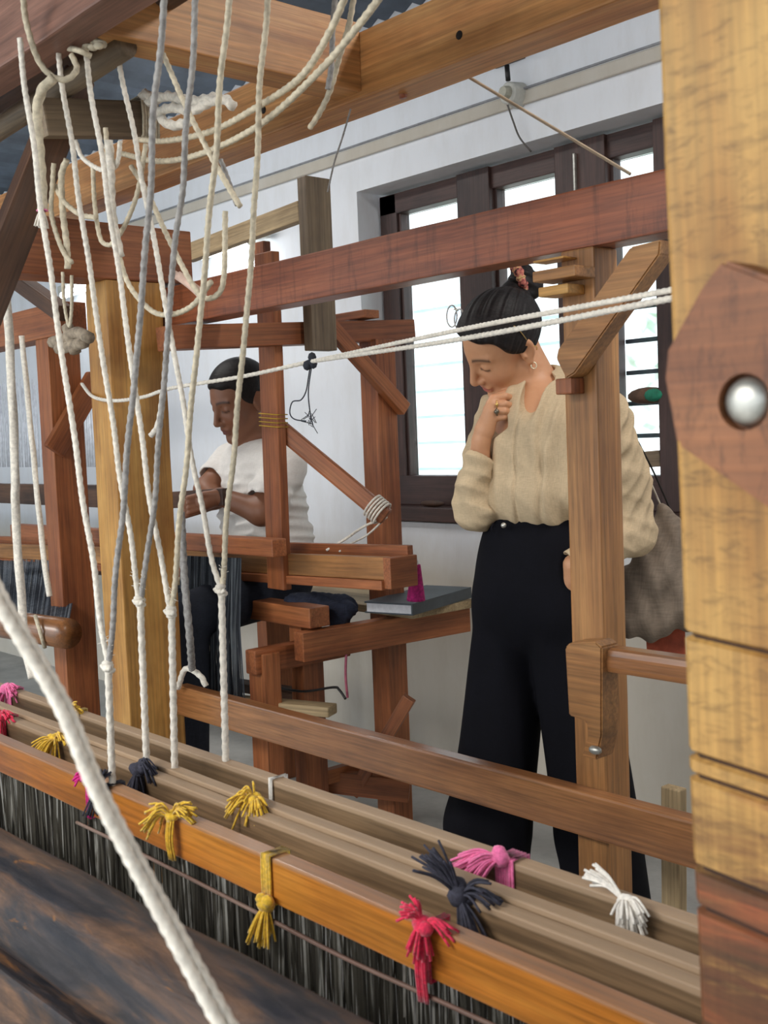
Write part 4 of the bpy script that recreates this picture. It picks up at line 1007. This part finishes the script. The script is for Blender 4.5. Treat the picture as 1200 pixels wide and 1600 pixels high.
def head_axes(theta, pitch, roll):
    th, p, r = [math.radians(a) for a in (theta, pitch, roll)]
    fh = np.array([-math.cos(th), math.sin(th), 0]); lh = np.array([math.sin(th), math.cos(th), 0]); z = ZAX
    f = math.cos(p)*fh-math.sin(p)*z; u0 = math.cos(p)*z+math.sin(p)*fh
    l = math.cos(r)*lh-math.sin(r)*u0; u = math.cos(r)*u0+math.sin(r)*lh
    return np.stack([f, l, u], 1)      # columns
def add_head(f, A, c, s=1.0, male=False):
    T = lambda x, y, z: c+A@(np.array([x, y, z])*s)
    e = lambda p, r, k=0.015, op='add', B=None: f.el(T(*p), np.array(r)*s, A if B is None else A@B, k*s, op)
    q = lambda a, b, ra, rb, k=0.015, op='add': f.rc(T(*a), T(*b), ra*s, rb*s, k*s, op)
    e((0.0, 0, .045), (.094, .073, .087)); e((.040, 0, .005), (.060, .060, .080), .02); e((.055, 0, -.045), (.038, .042, .050), .02)
    for y in (-1, 1):
        q((.010, y*.052, -.045), (.070, y*.016, -.088), .018, .017, .022)
        e((.060, y*.034, -.022), (.030, .027, .028), .02)
        q((.089, y*.008, .030), (.074, y*.045, .032), .010, .008, .012)
    e((.081, 0, -.093), (.017, .019, .014), .016)
    for y in (-1, 1): e((.105, y*.031, .011), (.018, .015, .012), .014, 'sub')
    for y in (-1, 1): e((.0775, y*.032, .010), (.0155, .0165, .0135), .005)
    q((.096, 0, .022), (.117, 0, -.024), .0070, .0090, .012); e((.110, 0, -.030), (.012, .0105, .008), .008)
    for y in (-1, 1): e((.101, y*.0125, -.031), (.0100, .0062, .0075), .006)
    e((.092, 0, -.050), (.010, .020, .010), .012)
    e((.0955, 0, -.0545), (.0085, .0225, .0055), .005); e((.0945, 0, -.0650), (.0085, .0190, .0065), .005)
    e((.109, 0, -.0595), (.012, .0225, .0013), .003, 'sub')
    for y in (-1, 1):
        t = math.radians(14)
        Bq = np.array([[math.cos(t), 0, -math.sin(t)], [0, 1, 0], [math.sin(t), 0, math.cos(t)]])
        yaw = math.radians(22*y); Cq = np.array([[math.cos(yaw), math.sin(yaw), 0], [-math.sin(yaw), math.cos(yaw), 0], [0, 0, 1]])
        Bq = Cq@Bq
        e((-.008, y*.077, .004), (.0185, .0075, .0315), .004, 'add', Bq)
        e((-.004, y*.085, .007), (.0110, .0080, .0200), .004, 'sub', Bq)
        e((.004, y*.078, -.004), (.005, .004, .006), .004)
        e((-.003, y*.0775, -.024), (.008, .005, .009), .004)
    return T
def add_hair(f, A, c, s, fold=None, r=(.106, .084, .096), cen=(-.003, 0, .048), tri=(.082, .094), ear=(.020, .010), nape=(-.085, -.052)):
    T = lambda x, y, z: c+A@(np.array([x, y, z])*s)
    f.el(T(*cen), np.array(r)*s, A, 0.0, fold=fold)
    d = np.array([tri[0]-ear[0], tri[1]-ear[1]]); d /= np.linalg.norm(d); n1 = A@np.array([d[1], 0, -d[0]])
    d2 = np.array([nape[0]-ear[0], nape[1]-ear[1]]); d2 /= np.linalg.norm(d2); n2 = A@np.array([-d2[1], 0, d2[0]])
    f.half(T(ear[0], 0, ear[1]), n1, 0.012); f.half(T(ear[0], 0, ear[1]), n2, 0.012)
    # the parting of the hairline round the temples
    for y in (-1, 1): f.el(T(.085, y*.062, .030), np.array([.042, .034, .050])*s, A, 0.012, 'sub')
    return T
def face_colour(A, c, s, skin, lip, dark):
    sk, lp, dk = [np.array(lin(x)[:3]) for x in (skin, lip, dark)]
    def fn(pos):
        q = ((pos-c)@A)/s; n = len(pos); out = np.tile(sk, (n, 1)); fr_ = q[:, 0] > .055
        w_ = np.exp(-((q[:, 1]/.021)**2+((q[:, 2]+.0595)/.0105)**2)**2)*(q[:, 0] > .080)
        out = out*(1-w_[:, None])+lp*w_[:, None]
        for y in (-1, 1):
            bz = .036-9*(q[:, 1]*y-.030)**2; b_ = np.exp(-(((q[:, 2]-bz)/.0042)**2))*(q[:, 1]*y > .010)*(q[:, 1]*y < .054)*(q[:, 0] > .05)
            out = out*(1-.85*b_[:, None])+dk*.85*b_[:, None]
            ez = .004+6*(q[:, 1]*y-.032)**2; l_ = np.exp(-(((q[:, 2]-ez)/.0028)**2))*(q[:, 1]*y > .017)*(q[:, 1]*y < .047)*(q[:, 0] > .06)
            out = out*(1-.9*l_[:, None])+dk*.9*l_[:, None]
            ch = np.exp(-((q[:, 1]*y-.042)/.022)**2-((q[:, 2]+.028)/.02)**2)*fr_
            out = out*(1+.0*ch[:, None])*(1-ch[:, None]*np.array([0, .10, .10]))
        return out
    return fn
# ------------------------------------------------------------------ the standing woman
D0 = 2.75
wb_ = dep(825, 800, D0)
WF = Figure((wb_.x, wb_.y)); P3 = lambda u, v, b=0.0: WF.px(u, v, b, D0)
def to_w(p): return Vector(tuple(WF.o+p[0]*RAX+p[1]*TAX+p[2]*ZAX))
woman = empty('person', (wb_.x, wb_.y, 0), 'woman in cream linen blouse and black wide trousers, hand at chin', 'person')
LAX = np.array([math.cos(math.radians(40)), math.sin(math.radians(40)), 0]); FAX = np.array([-math.sin(math.radians(40)), math.cos(math.radians(40)), 0])
TB = np.stack([FAX, LAX, ZAX], 1)      # torso: forward, left, up
HA = head_axes(13, 36, 27); HC = P3(792, 538, 0.02); HS = 1.025
fld = Field(np.arange(-.26, .32, .0030), np.arange(-.26, .22, .0030), np.concatenate([np.arange(0, 1.02, .010), np.arange(1.02, 1.64, .0026)]))
HT = add_head(fld, HA, HC, HS)
nb = P3(858, 640, -.01)
fld.rc(HT(-.022, 0, -.035), nb, .050, .055, .03)
SHL, SHR = P3(938, 640, .09), P3(778, 648, -.11)
fld.rc(SHL, SHR, .045, .045, .05); fld.rc(nb, P3(845, 700, 0), .06, .10, .05)
fld.el(P3(842, 715, .0), (.095, .145, .17), TB, .05); fld.el(P3(835, 860, .0), (.095, .145, .14), TB, .05)
EL_R, WR_R = P3(746, 788, .0), P3(752, 688, .045)
fld.rc(SHR, EL_R, .045, .038, .02); fld.rc(EL_R, P3(747, 735, .02), .038, .034, .02); fld.rc(P3(747, 735, .02), WR_R, .032, .021, .012)
# right hand, bent fingers under the chin
WR2 = P3(757, 672, .05)
fld.rc(WR_R, WR2, .021, .022, .012)
MC = [P3(771, 623, .058), P3(767, 633, .064), P3(767, 644, .064), P3(770, 654, .060)]
PI = [P3(789, 619, .062), P3(789, 631, .070), P3(788, 642, .070), P3(787, 652, .064)]
DI = [P3(801, 622, .046), P3(803, 635, .052), P3(801, 645, .052), P3(797, 650, .052)]
TI = [P3(803, 630, .030), P3(803, 642, .034), P3(800, 650, .036), P3(801, 647, .042)]
for k in range(4):
    fld.rc(WR2, MC[k], .017, .0115, .012); fr_ = (.0088, .0090, .0086, .0075)[k]
for k in range(4):
    fr_ = (.0088, .0090, .0086, .0075)[k]
    fld.rc(MC[k], PI[k], fr_+.0012, fr_, .003); fld.rc(PI[k], DI[k], fr_, fr_-.0008, .002); fld.rc(DI[k], TI[k], fr_-.0008, fr_-.0018, .002)
T0, T1, T2 = P3(764, 640, .030), P3(780, 618, .026), P3(796, 612, .024)
fld.rc(WR2, T0, .016, .014, .012); fld.rc(T0, T1, .013, .0105, .006); fld.rc(T1, T2, .0105, .0085, .004)
# left arm, hand in pocket
EL_L, WR_L = P3(992, 835, .03), P3(896, 882, .150)
fld.rc(SHL, EL_L, .045, .038, .02); fld.rc(EL_L, WR_L, .036, .022, .02)
fld.rc(WR_L, P3(894, 905, .140), .021, .020, .012)
for k in range(4): fld.rc(P3(894, 905, .138), P3(876+7*k, 950, .100), .014, .009, .008)
# legs and feet under the trousers
HPR, HPL = P3(803, 960, -.04), P3(878, 965, .05)
FTR, FTL = P3(765, 1440, -.05), P3(950, 1470, .06)
FTR[2] = .07; FTL[2] = .07
fld.el((HPR+HPL)/2+np.array([0, 0, .03]), (.10, .15, .10), TB, .05)
for a, b_ in ((HPR, FTR), (HPL, FTL)):
    kn_ = a*.48+b_*.52+FAX*.02; fld.rc(a, kn_, .078, .055, .03); fld.rc(kn_, b_, .05, .036, .02)
    ft = b_.copy(); ft[2] = .03; fld.rc(ft-FAX*.04, ft+FAX*.14, .03, .024, .03)
body = fig_obj(WF, 'body', fld, SKIN, woman, face_colour(HA, HC, HS, (204, 150, 112), (180, 98, 90), (36, 26, 24)))
# hair, pulled back, with a high bun
hf = Field(np.arange(-.20, .12, .0022), np.arange(-.16, .20, .0022), np.arange(1.36, 1.68, .0022))
bc = P3(817, 440, .0); _ax = bc-HC; _ax /= np.linalg.norm(_ax); _e1 = np.cross(_ax, [0, 1, 0]); _e1 /= np.linalg.norm(_e1); _e2 = np.cross(_ax, _e1)
def hf2(X, Y, Z, t):
    x, y, z = X-bc[0], Y-bc[1], Z-bc[2]; an = np.arctan2(x*_e1[0]+y*_e1[1]+z*_e1[2], x*_e2[0]+y*_e2[1]+z*_e2[2])
    return .0009*np.sin(34*an+2*np.sin(5*an))+.0006*np.sin(61*an+1)
add_hair(hf, HA, HC, HS, fold=hf2, r=(.110, .085, .096), cen=(.003, 0, .047), tri=(.086, .086), ear=(.020, .008))
bc = P3(817, 440, .0)
hf.rc(P3(800, 470, .0), bc, .045, .030, .02)
fig_obj(WF, 'hair', hf, HAIR, woman)
hf = Field(np.arange(-.1, .1, .003), np.arange(-.1, .1, .003), np.arange(1.55, 1.72, .003))
hf.el(bc, (.036, .038, .042), None, 0, fold=lambda X, Y, Z, t: .002*np.sin(260*Z+90*X)); hf.el(P3(830, 446, -.02), (.03, .036, .036), None, .008)
fig_obj(WF, 'hair_bun', hf, HAIR, woman)
m, N, L, B = newmat('floral_scrunchie'); n = nz(N, L, texco(N, L, (85, 85, 85), False), 1.0, 2, 0.5)
L.new(ramp(N, L, n, [(0.38, lin((40, 22, 26))), (0.46, lin((176, 96, 88))), (0.56, lin((196, 120, 104))), (0.62, lin((206, 170, 120)))]), B.inputs['Base Color']); B.inputs['Roughness'].default_value = 0.9
sb = MB(); axd = Vector((0.93*RAX[0], 0.93*RAX[1], 0.30)).normalized(); u_ = axd.orthogonal().normalized(); v_ = axd.cross(u_)
cw = dep(812, 438, D0-.005)
def scr(t): return cw+(u_*math.cos(t)+v_*math.sin(t))*(0.031+0.003*math.sin(9*t))
sb.tube([scr(t) for t in np.linspace(0, 2*math.pi, 60)], lambda k: 0.0115*(1+.18*math.sin(k*95)), sides=10)
sc_ = sb.build('scrunchie', m, woman); sc_['label'] = 'dark red floral scrunchie'
# earrings and rings
GOLD = plain('gold_metal', (226, 196, 120), 0.3, 0.05, 20, metal=0.9)
ec = to_w(HT(-.004, .082, -.038))
MB().tube([ec+Vector(tuple(RAX*.0065*math.cos(t)+ZAX*.0075*math.sin(t))) for t in np.linspace(0, 2*math.pi, 24)], .0015, sides=6).build('earring', plain('pale_gold', (232, 224, 196), 0.3, 0.05, metal=0.7), woman)
MB().tube(spline([to_w(HT(-.022, .090, .012)), to_w(HT(-.026, .092, .006)), to_w(HT(-.024, .090, -.002))]), .0012, sides=6).build('ear_cuff', GOLD, woman)
def ring(k, t, r, th, stone=None):
    a, b_ = to_w(MC[k]), to_w(PI[k]); c = a.lerp(b_, t); d = (b_-a).normalized(); u_ = d.orthogonal().normalized(); v_ = d.cross(u_)
    o = MB().tube([c+(u_*math.cos(x)+v_*math.sin(x))*r for x in np.linspace(0, 2*math.pi, 20)], th, sides=6)
    n_ = (Vector(tuple(TAX))-d*d.dot(Vector(tuple(TAX)))).normalized()
    if stone: o.ball(c+n_*(r+.001), stone, seg=10)
    return o
ring(1, .45, .0102, .0013, (.004, .004, .004)).build('finger_ring', GOLD, woman)
ring(2, .45, .0100, .0018, (.0065, .0065, .0065)).build('finger_ring', plain('oxidised_silver', (120, 112, 98), 0.35, 0.2, metal=0.7), woman)

# blouse
LINEN = cloth('cream_linen', (192, 170, 138), 700, 0.10, 0.3)
vf = waves(3, LAX*34+ZAX*4, .0085, 6, .22); gf = waves(5, LAX*75, .007, 5, .15)
def torso_fold(X, Y, Z, t):
    lo = np.clip((1.16-Z)/.12, 0, 1); 
    a = X*LAX[0]+Y*LAX[1]; front = np.clip((X*FAX[0]+Y*FAX[1])/.05, 0, 1); cr = 0
    for l0, l1, am, w_ in ((.118, .108, -.011, .011), (.150, .158, -.008, .010), (-.030, -.020, -.006, .012), (.032, .030, .006, .0035), (.075, .068, -.005, .014), (.095, .090, .006, .007)):
        lc = l0+(l1-l0)*(1.35-Z)/.3+.006*np.sin(22*Z+l0*90); cr = cr+am*np.exp(-((a-lc)/w_)**2)
    return vf(X, Y, Z, t)*(.5+.5*lo)+gf(X, Y, Z, t)*lo+cr*front
GX, GY, GZ = np.arange(-.27, .34, .0030), np.arange(-.27, .26, .0030), np.arange(.88, 1.50, .0030)
sf = Field(GX, GY, GZ)
sf.el(P3(846, 700, .0), (.118, .158, .16), TB, .02, fold=torso_fold)
sf.el(P3(838, 772, .012), (.122, .148, .105), TB, .04, fold=torso_fold)
sf.rc(P3(850, 640, .0), P3(846, 700, .0), .10, .12, .04, fold=torso_fold)
sf.rc(SHL+np.array([-.01, 0, -.015]), SHR+np.array([.01, 0, -.015]), .052, .055, .05)
sf.rc(P3(862, 606, -.03), P3(850, 660, 0), .055, .075, .04)
s2 = Field(GX, GY, GZ); s3 = Field(GX, GY, GZ)
wA = waves(11, np.array([18., 14, 48]), .009, 6, .5); wB = waves(12, np.array([24., 16, 24]), .009, 6, .8); wC = waves(13, np.array([12., 10, 26]), .009, 6, 1.0)
s3.rc(SHR, EL_R+np.array([-.004, 0, -.01]), .058, .058, .03, fold=wA)
s2.rc(EL_R+np.array([-.004, .008, -.005]), P3(747, 722, .04), .052, .036, .02, fold=wB)
s2.el(P3(733, 765, .03), (.028, .042, .04), None, .03, fold=wB); s2.el(P3(755, 800, .02), (.042, .05, .024), None, .03, fold=wB)
s3.rc(SHL+np.array([.004, 0, -.005]), P3(975, 745, .05), .062, .058, .03, fold=wC)
s3.rc(P3(975, 745, .05), EL_L, .056, .050, .03, fold=wC)
s3.rc(EL_L, P3(915, 868, .13), .048, .034, .03, fold=wB)
s3.rc(P3(915, 868, .13), P3(893, 878, .150), .034, .030, .01)
# waist cut, cuffs, neck opening
wz = P3(835, 816, 0)[2]
sf.half((0, 0, wz-.004), (0.02, 0, -1), .006) if False else None
zz = sf.ax[2][None, None, :]; xx = sf.ax[0][:, None, None]; yy = sf.ax[1][None, :, None]
core = (np.abs(xx-P3(838, 815, .0)[0]) < .125)
cutp = (wz+.002+.007*np.sin(58*(xx*LAX[0]+yy*LAX[1])+2*np.sin(31*(xx*LAX[0]+yy*LAX[1])))-zz)
armL = ((xx-P3(838, 815)[0])*1.0 > .105)
cut = np.where(armL | ((xx-P3(838, 815)[0]) < -.125), -1.0, cutp).astype(np.float32)
sf.F = np.maximum(sf.F, cut)
for g_, k_ in ((s3, .012), (s2, .004)):
    h_ = np.maximum(k_-np.abs(sf.F-g_.F), 0)/k_; sf.F = np.minimum(sf.F, g_.F)-h_*h_*k_*.25
sf.rc(P3(754, 680, .045), P3(748, 716, .034), .028, .031, .003, 'sub'); sf.rc(P3(756, 664, .05), P3(754, 684, .045), .06, .028, .003, 'sub')
sf.rc(P3(868, 892, .155), P3(894, 879, .150), .05, .026, .003, 'sub')
sf.rc(HT(-.02, 0, -.02), P3(852, 630, -.005), .058, .056, .01, 'sub')
sf.rc(P3(846, 600, .05), P3(820, 640, .11), .036, .022, .006, 'sub'); sf.rc(P3(820, 640, .11), P3(798, 695, .15), .022, .004, .006, 'sub')
bl_ = fig_obj(WF, 'blouse', sf, LINEN, woman); 
# stand collar edge and placket
PLK = cloth('linen_edge', (204, 186, 154), 700, 0.08, 0.2)
def on_front(u, v, b): return dep(u, v, D0-b)
# trousers
TROU = cloth('black_trouser_cloth', (13, 13, 19), 500, 0.25, 0.15, spec=0.15)
tf = Field(np.arange(-.30, .30, .006), np.arange(-.26, .28, .006), np.arange(.0, 1.07, .007))
tfold = lambda X, Y, Z, t: -.004*np.sin(60*(X*LAX[0]+Y*LAX[1])+3*Z)
tf.el(P3(836, 850, 0), (.112, .136, .13), TB, .03); tf.el(P3(836, 915, .005), (.128, .158, .15), TB, .05); tf.rc(HPR, HPL, .10, .10, .05)
for a, ft, hemc in ((HPR+np.array([.006, 0, .04]), FTR, (762, 1290, -.05)), (HPL+np.array([-.004, 0, .04]), FTL, (934, 1300, .05))):
    k1 = P3(*hemc); lo_ = k1.copy(); lo_[2] = .03; lo_[0] = k1[0]-.0
    lo_[0] += -.006 if hemc[0] < 800 else .03; tg = Field(tf.ax[0], tf.ax[1], tf.ax[2]); tg.rc(a, k1, .092, .104, .0, fold=tfold); tg.rc(k1, lo_, .104, .104, .02, fold=tfold)
    k_ = .012; h_ = np.maximum(k_-np.abs(tf.F-tg.F), 0)/k_; tf.F = np.minimum(tf.F, tg.F)-h_*h_*k_*.25
tf.half((0, 0, wz+.016), (0, 0, 1), .004); tf.half((0, 0, .02), (0, 0, -1), .004)
tr_ = fig_obj(WF, 'trousers', tf, TROU, woman, smooth_it=2)
bt = MB()
bt.ball(dep(787, 821, D0-.100), (.007, .007, .007), seg=12); bt.build('trouser_button', STEEL, woman)
lp = MB().tube(spline([dep(771, 818, D0-.085), dep(768, 826, D0-.088), dep(773, 832, D0-.088)]), .003, sides=6).build('belt_loop', TROU, woman)
# placket strip with buttons, folded edge down the front
# spectacles pushed up on the hair
gs = empty('spectacles', dep(720, 498, D0-.03), 'thin gold spectacles pushed up on the woman\'s hair', 'spectacles')
WIRE = plain('gold_wire', (178, 150, 96), 0.3, 0.1, metal=0.9)
for (u, v, b, ru, rv) in ((706, 494, -.035, 8, 17), (718, 499, .062, 8, 16)):
    MB().tube([dep(u+ru*math.cos(t), v+rv*math.sin(t), D0-b-.012*math.cos(t)) for t in np.linspace(0, 2*math.pi, 28)], .0019, sides=6).build('rim', plain('silver_wire', (200, 196, 190), .35, .1, metal=.6), gs)
    V = [dep(u, v, D0-b)]+[dep(u+ru*math.cos(t), v+rv*math.sin(t), D0-b-.012*math.cos(t)) for t in np.linspace(0, 2*math.pi, 28)[:-1]]
    lm, N, L, B = newmat('lens'); B.inputs['Transmission Weight'].default_value = 0.9; B.inputs['Roughness'].default_value = 0.03; B.inputs['Base Color'].default_value = (.92, .95, 1, 1); B.inputs['IOR'].default_value = 1.2
    mobj('lens', V+[p+Vector(tuple(-RAX*.0012)) for p in V], [(0, i, i % 27+1) for i in range(1, 28)]+[(28, 28+i % 27+1, 28+i) for i in range(1, 28)]+[(i, i+28, i % 27+1+28, i % 27+1) for i in range(1, 28)], lm, gs)
MB().tube(spline([dep(709, 484, D0+.03), dep(713, 482, D0), dep(716, 486, D0-.06)]), .0011, sides=6).build('bridge', WIRE, gs)
MB().tube(spline([dep(725, 491, D0-.075), dep(765, 500, D0-.126), dep(800, 508, D0-.134), dep(812, 517, D0-.128), dep(823, 531, D0-.112)]), .0013, sides=6).build('temple_arm', WIRE, gs)

# net tote bag at her side
NETM = cloth('grey_brown_net', (126, 112, 98), 260, 0.16, 0.5)
bf = Field(np.arange(.08, .46, .004), np.arange(-.20, .12, .004), np.arange(.66, 1.24, .004))
bfold = lambda X, Y, Z, t: -.005*np.sin(70*X-38*Z)-.003*np.sin(120*X+40*Z)
bf.rc(P3(1040, 800, -.07), P3(1022, 900, -.07), .022, .062, .02, fold=bfold); bf.rc(P3(1022, 900, -.07), P3(1012, 965, -.07), .062, .058, .03, fold=bfold)
bf.rc(P3(1046, 830, -.08), P3(1060, 950, -.08), .03, .06, .04, fold=bfold); bf.rc(P3(985, 905, -.07), P3(990, 965, -.07), .02, .045, .03, fold=bfold)
bge = empty('tote_bag', dep(1020, 1000, D0+.07), 'grey-brown cloth tote bag hanging behind the woman\'s arm', 'bag')
BF = Figure((wb_.x, wb_.y)); fig_obj(BF, 'bag_body', bf, NETM, bge)
for du, mt in ((0, ROPE), (12, BLACKM)):
    MB().tube(spline([dep(985+du, 690, D0+.02), dep(1008+du, 735, D0+.05), dep(1026+du, 775, D0+.065), dep(1040+du, 808, D0+.07)]), .0035, sides=6, squash=.5).build('strap', mt, bge)

rdp = MB(); pa = [dep(u, v, D0+.12) for u, v in ((1008, 972), (1070, 968), (1072, 1040), (1012, 1040))]
rdp.add([p for p in pa]+[p+Vector((-.02, .03, 0)) for p in pa], [(0, 1, 2, 3), (7, 6, 5, 4), (0, 4, 5, 1), (1, 5, 6, 2), (2, 6, 7, 3), (3, 7, 4, 0)])
o_ = rdp.build('red_panel', plain('rust_red_cloth', (164, 78, 54), .9, .15, 30), bge, smooth=False); o_['label'] = 'rust red cloth panel below the bag'
wbn = empty('window_bundle', onY(1010, 625, FY0-.02), 'brown and green bundle lying on a window bar beside the woman', 'bundle')
cb = onY(1012, 618, FY0-.005)
MB().ball(cb, (.075, .02, .026), seg=14).build('brown_wrap', plain('brown_bundle', (96, 72, 56), .8, .2, 30), wbn); MB().ball(cb+Vector((.03, -.012, .0)), (.035, .014, .020), seg=12).build('green_cloth', plain('teal_green_cloth', (40, 128, 100), .8, .15, 40), wbn)
wb2 = empty('window_slat', onY(1015, 718, FY0), 'grey-brown slat fixed across the lower right window bay', 'slat')
A = onY(960, 722, FY0); Bq = onY(1034, 716, FY0); beam('slat', A, Bq, .02, .05, W_OLIVE, wb2, bev=.003)
# ------------------------------------------------------------------ the weaver
DM = 3.72
mb_ = dep(400, 800, DM); MF = Figure((mb_.x, mb_.y)); Q3 = lambda u, v, b=0.0: MF.px(u, v, b, DM)
man = empty('person', (mb_.x, mb_.y, 0), 'seated weaver in white t-shirt, head bowed over his loom', 'person')
MHA = head_axes(38, 22, 4); MHC = Q3(380, 628, 0.03)
LM = np.array([math.cos(math.radians(45)), math.sin(math.radians(45)), 0]); FM = np.array([-math.sin(math.radians(45)), math.cos(math.radians(45)), 0]); MTB = np.stack([FM, LM, ZAX], 1)
mf = Field(np.arange(-.45, .34, .0045), np.arange(-.30, .45, .0045), np.concatenate([np.arange(0, .85, .012), np.arange(.85, 1.62, .0042)]))
MT = add_head(mf, MHA, MHC, 1.05, True)
mn = Q3(398, 705, -.02); mf.rc(MT(-.02, 0, -.03), mn, .058, .062, .03)
ML, MR = Q3(446, 728, .12), Q3(362, 722, -.11)
mf.rc(ML, MR, .055, .055, .05); mf.el(Q3(408, 790, 0), (.11, .165, .20), MTB, .05); mf.el(Q3(415, 880, -.02), (.12, .16, .13), MTB, .05)
MEL, MWL = Q3(408, 800, .20), Q3(345, 776, .16); MER, MWR = Q3(322, 765, -.02), Q3(338, 782, .08)
mf.rc(ML, MEL, .050, .042, .02); mf.rc(MEL, MWL, .042, .028, .02); mf.rc(MR, MER, .048, .040, .02); mf.rc(MER, MWR, .038, .028, .02)
for wq, dx in ((MWL, -1), (MWR, -1)):
    pm = wq+np.array([-.045, .02, -.01]); mf.rc(wq, pm, .026, .030, .012)
    for k in range(4): mf.rc(pm+np.array([0, 0, .02-.013*k]), pm+np.array([-.055, .012, .012-.016*k]), .011, .0085, .004)
    mf.rc(wq+np.array([-.01, .02, .01]), pm+np.array([-.02, .035, .02]), .012, .009, .006)
MHL, MHR = Q3(440, 915, .05), Q3(400, 915, -.10)
KL, KR = MHL+FM*.38+np.array([0, 0, -.05]), MHR+FM*.38+np.array([0, 0, -.05])
for a, kq in ((MHL, KL), (MHR, KR)):
    mf.rc(a, kq, .075, .055, .03); fq = kq+FM*.02; fq = np.array([fq[0], fq[1], .18]); mf.rc(kq, fq, .05, .038, .02); mf.rc(fq, fq+FM*.14+np.array([0, 0, -.03]), .035, .028, .02)
fig_obj(MF, 'body', mf, SKIN, man, face_colour(MHA, MHC, 1.05, (134, 90, 66), (112, 64, 56), (20, 16, 16)))
hf = Field(np.arange(-.22, .16, .004), np.arange(-.16, .20, .004), np.arange(1.28, 1.66, .004))
add_hair(hf, MHA, MHC, 1.05, r=(.104, .081, .094), tri=(.088, .080), ear=(.022, .000), nape=(-.085, -.045))
fig_obj(MF, 'hair', hf, HAIR, man)
TEE = cloth('white_cotton', (226, 222, 216), 500, 0.05, 0.3)
mw = waves(31, np.array([14., 10, 60]), .012, 6, .45)
tfo = lambda X, Y, Z, t: mw(X, Y, Z, t)*np.clip((1.25-Z)/.2, .3, 1)
sf = Field(np.arange(-.34, .36, .0045), np.arange(-.30, .36, .0045), np.arange(.74, 1.36, .0045))
sf.el(Q3(408, 780, 0), (.124, .170, .20), MTB, .03, fold=tfo); sf.el(Q3(420, 850, -.01), (.142, .172, .15), MTB, .05, fold=tfo)
sf.rc(ML, MR, .064, .064, .06); sf.rc(ML, ML*.35+MEL*.65, .064, .072, .02, fold=tfo); sf.rc(MR, MR*.45+MER*.55, .064, .064, .02, fold=tfo)
sf.rc(Q3(395, 706, -.02), Q3(405, 760, 0), .062, .09, .04)
dL = (MEL-ML)/np.linalg.norm(MEL-ML); dR = (MER-MR)/np.linalg.norm(MER-MR)
sf.rc(ML*.28+MEL*.72+dL*.08, ML*.36+MEL*.64, .085, .052, .003, 'sub'); sf.rc(MR*.38+MER*.62+dR*.07, MR*.45+MER*.55, .07, .050, .003, 'sub')
sf.rc(MT(-.02, 0, -.02), Q3(397, 704, -.015), .066, .064, .008, 'sub'); sf.half((0, 0, Q3(420, 868)[2]-.07), (0, 0, -1), .004)
fig_obj(MF, 't_shirt', sf, TEE, man)
tf = Field(np.arange(-.45, .36, .007), np.arange(-.30, .50, .007), np.arange(.1, .86, .007))
tf.el(Q3(418, 905, -.02), (.14, .17, .09), MTB, .04)
for a, kq in ((MHL, KL), (MHR, KR)):
    tf.rc(a, kq, .092, .075, .03); fq = kq+FM*.02; fq = np.array([fq[0], fq[1], .2]); tf.rc(kq, fq, .07, .06, .02)
fig_obj(MF, 'trousers', tf, cloth('dark_navy_trousers', (36, 40, 50), 400, 0.2, 0.2), man)

# dark jacket left on the bench and pale cloth in the weaver's lap
def cloth_heap(name, label, cat, u, v, d, blobs, mat):
    b0 = dep(u, v, d); e = empty(name, b0, label, cat); F_ = Figure((b0.x, b0.y))
    fl_ = Field(np.arange(-.2, .2, .006), np.arange(-.2, .2, .006), np.arange(b0.z-.25, b0.z+.2, .006))
    w_ = waves(int(u), np.array([40., 40, 20]), .010, 6, .7)
    for (bu, bv, bb, r, el_) in blobs: fl_.el(F_.px(bu, bv, bb, d), (r*el_[0], r*el_[1], r*el_[2]), None, .03, fold=w_)
    fig_obj(F_, 'cloth', fl_, mat, e); return e
NAVYC = cloth('navy_black_cloth', (38, 42, 56), 300, .3, .4)
cloth_heap('jacket', 'navy black jacket bundled on the bench under the batten', 'jacket', 505, 955, 3.45, [(500, 945, 0, .085, (1.0, .7, .42)), (530, 950, .02, .06, (1, .8, .6)), (528, 968, .05, .035, (1, .7, 1.1)), (470, 940, 0, .06, (1, .8, .5))], NAVYC)
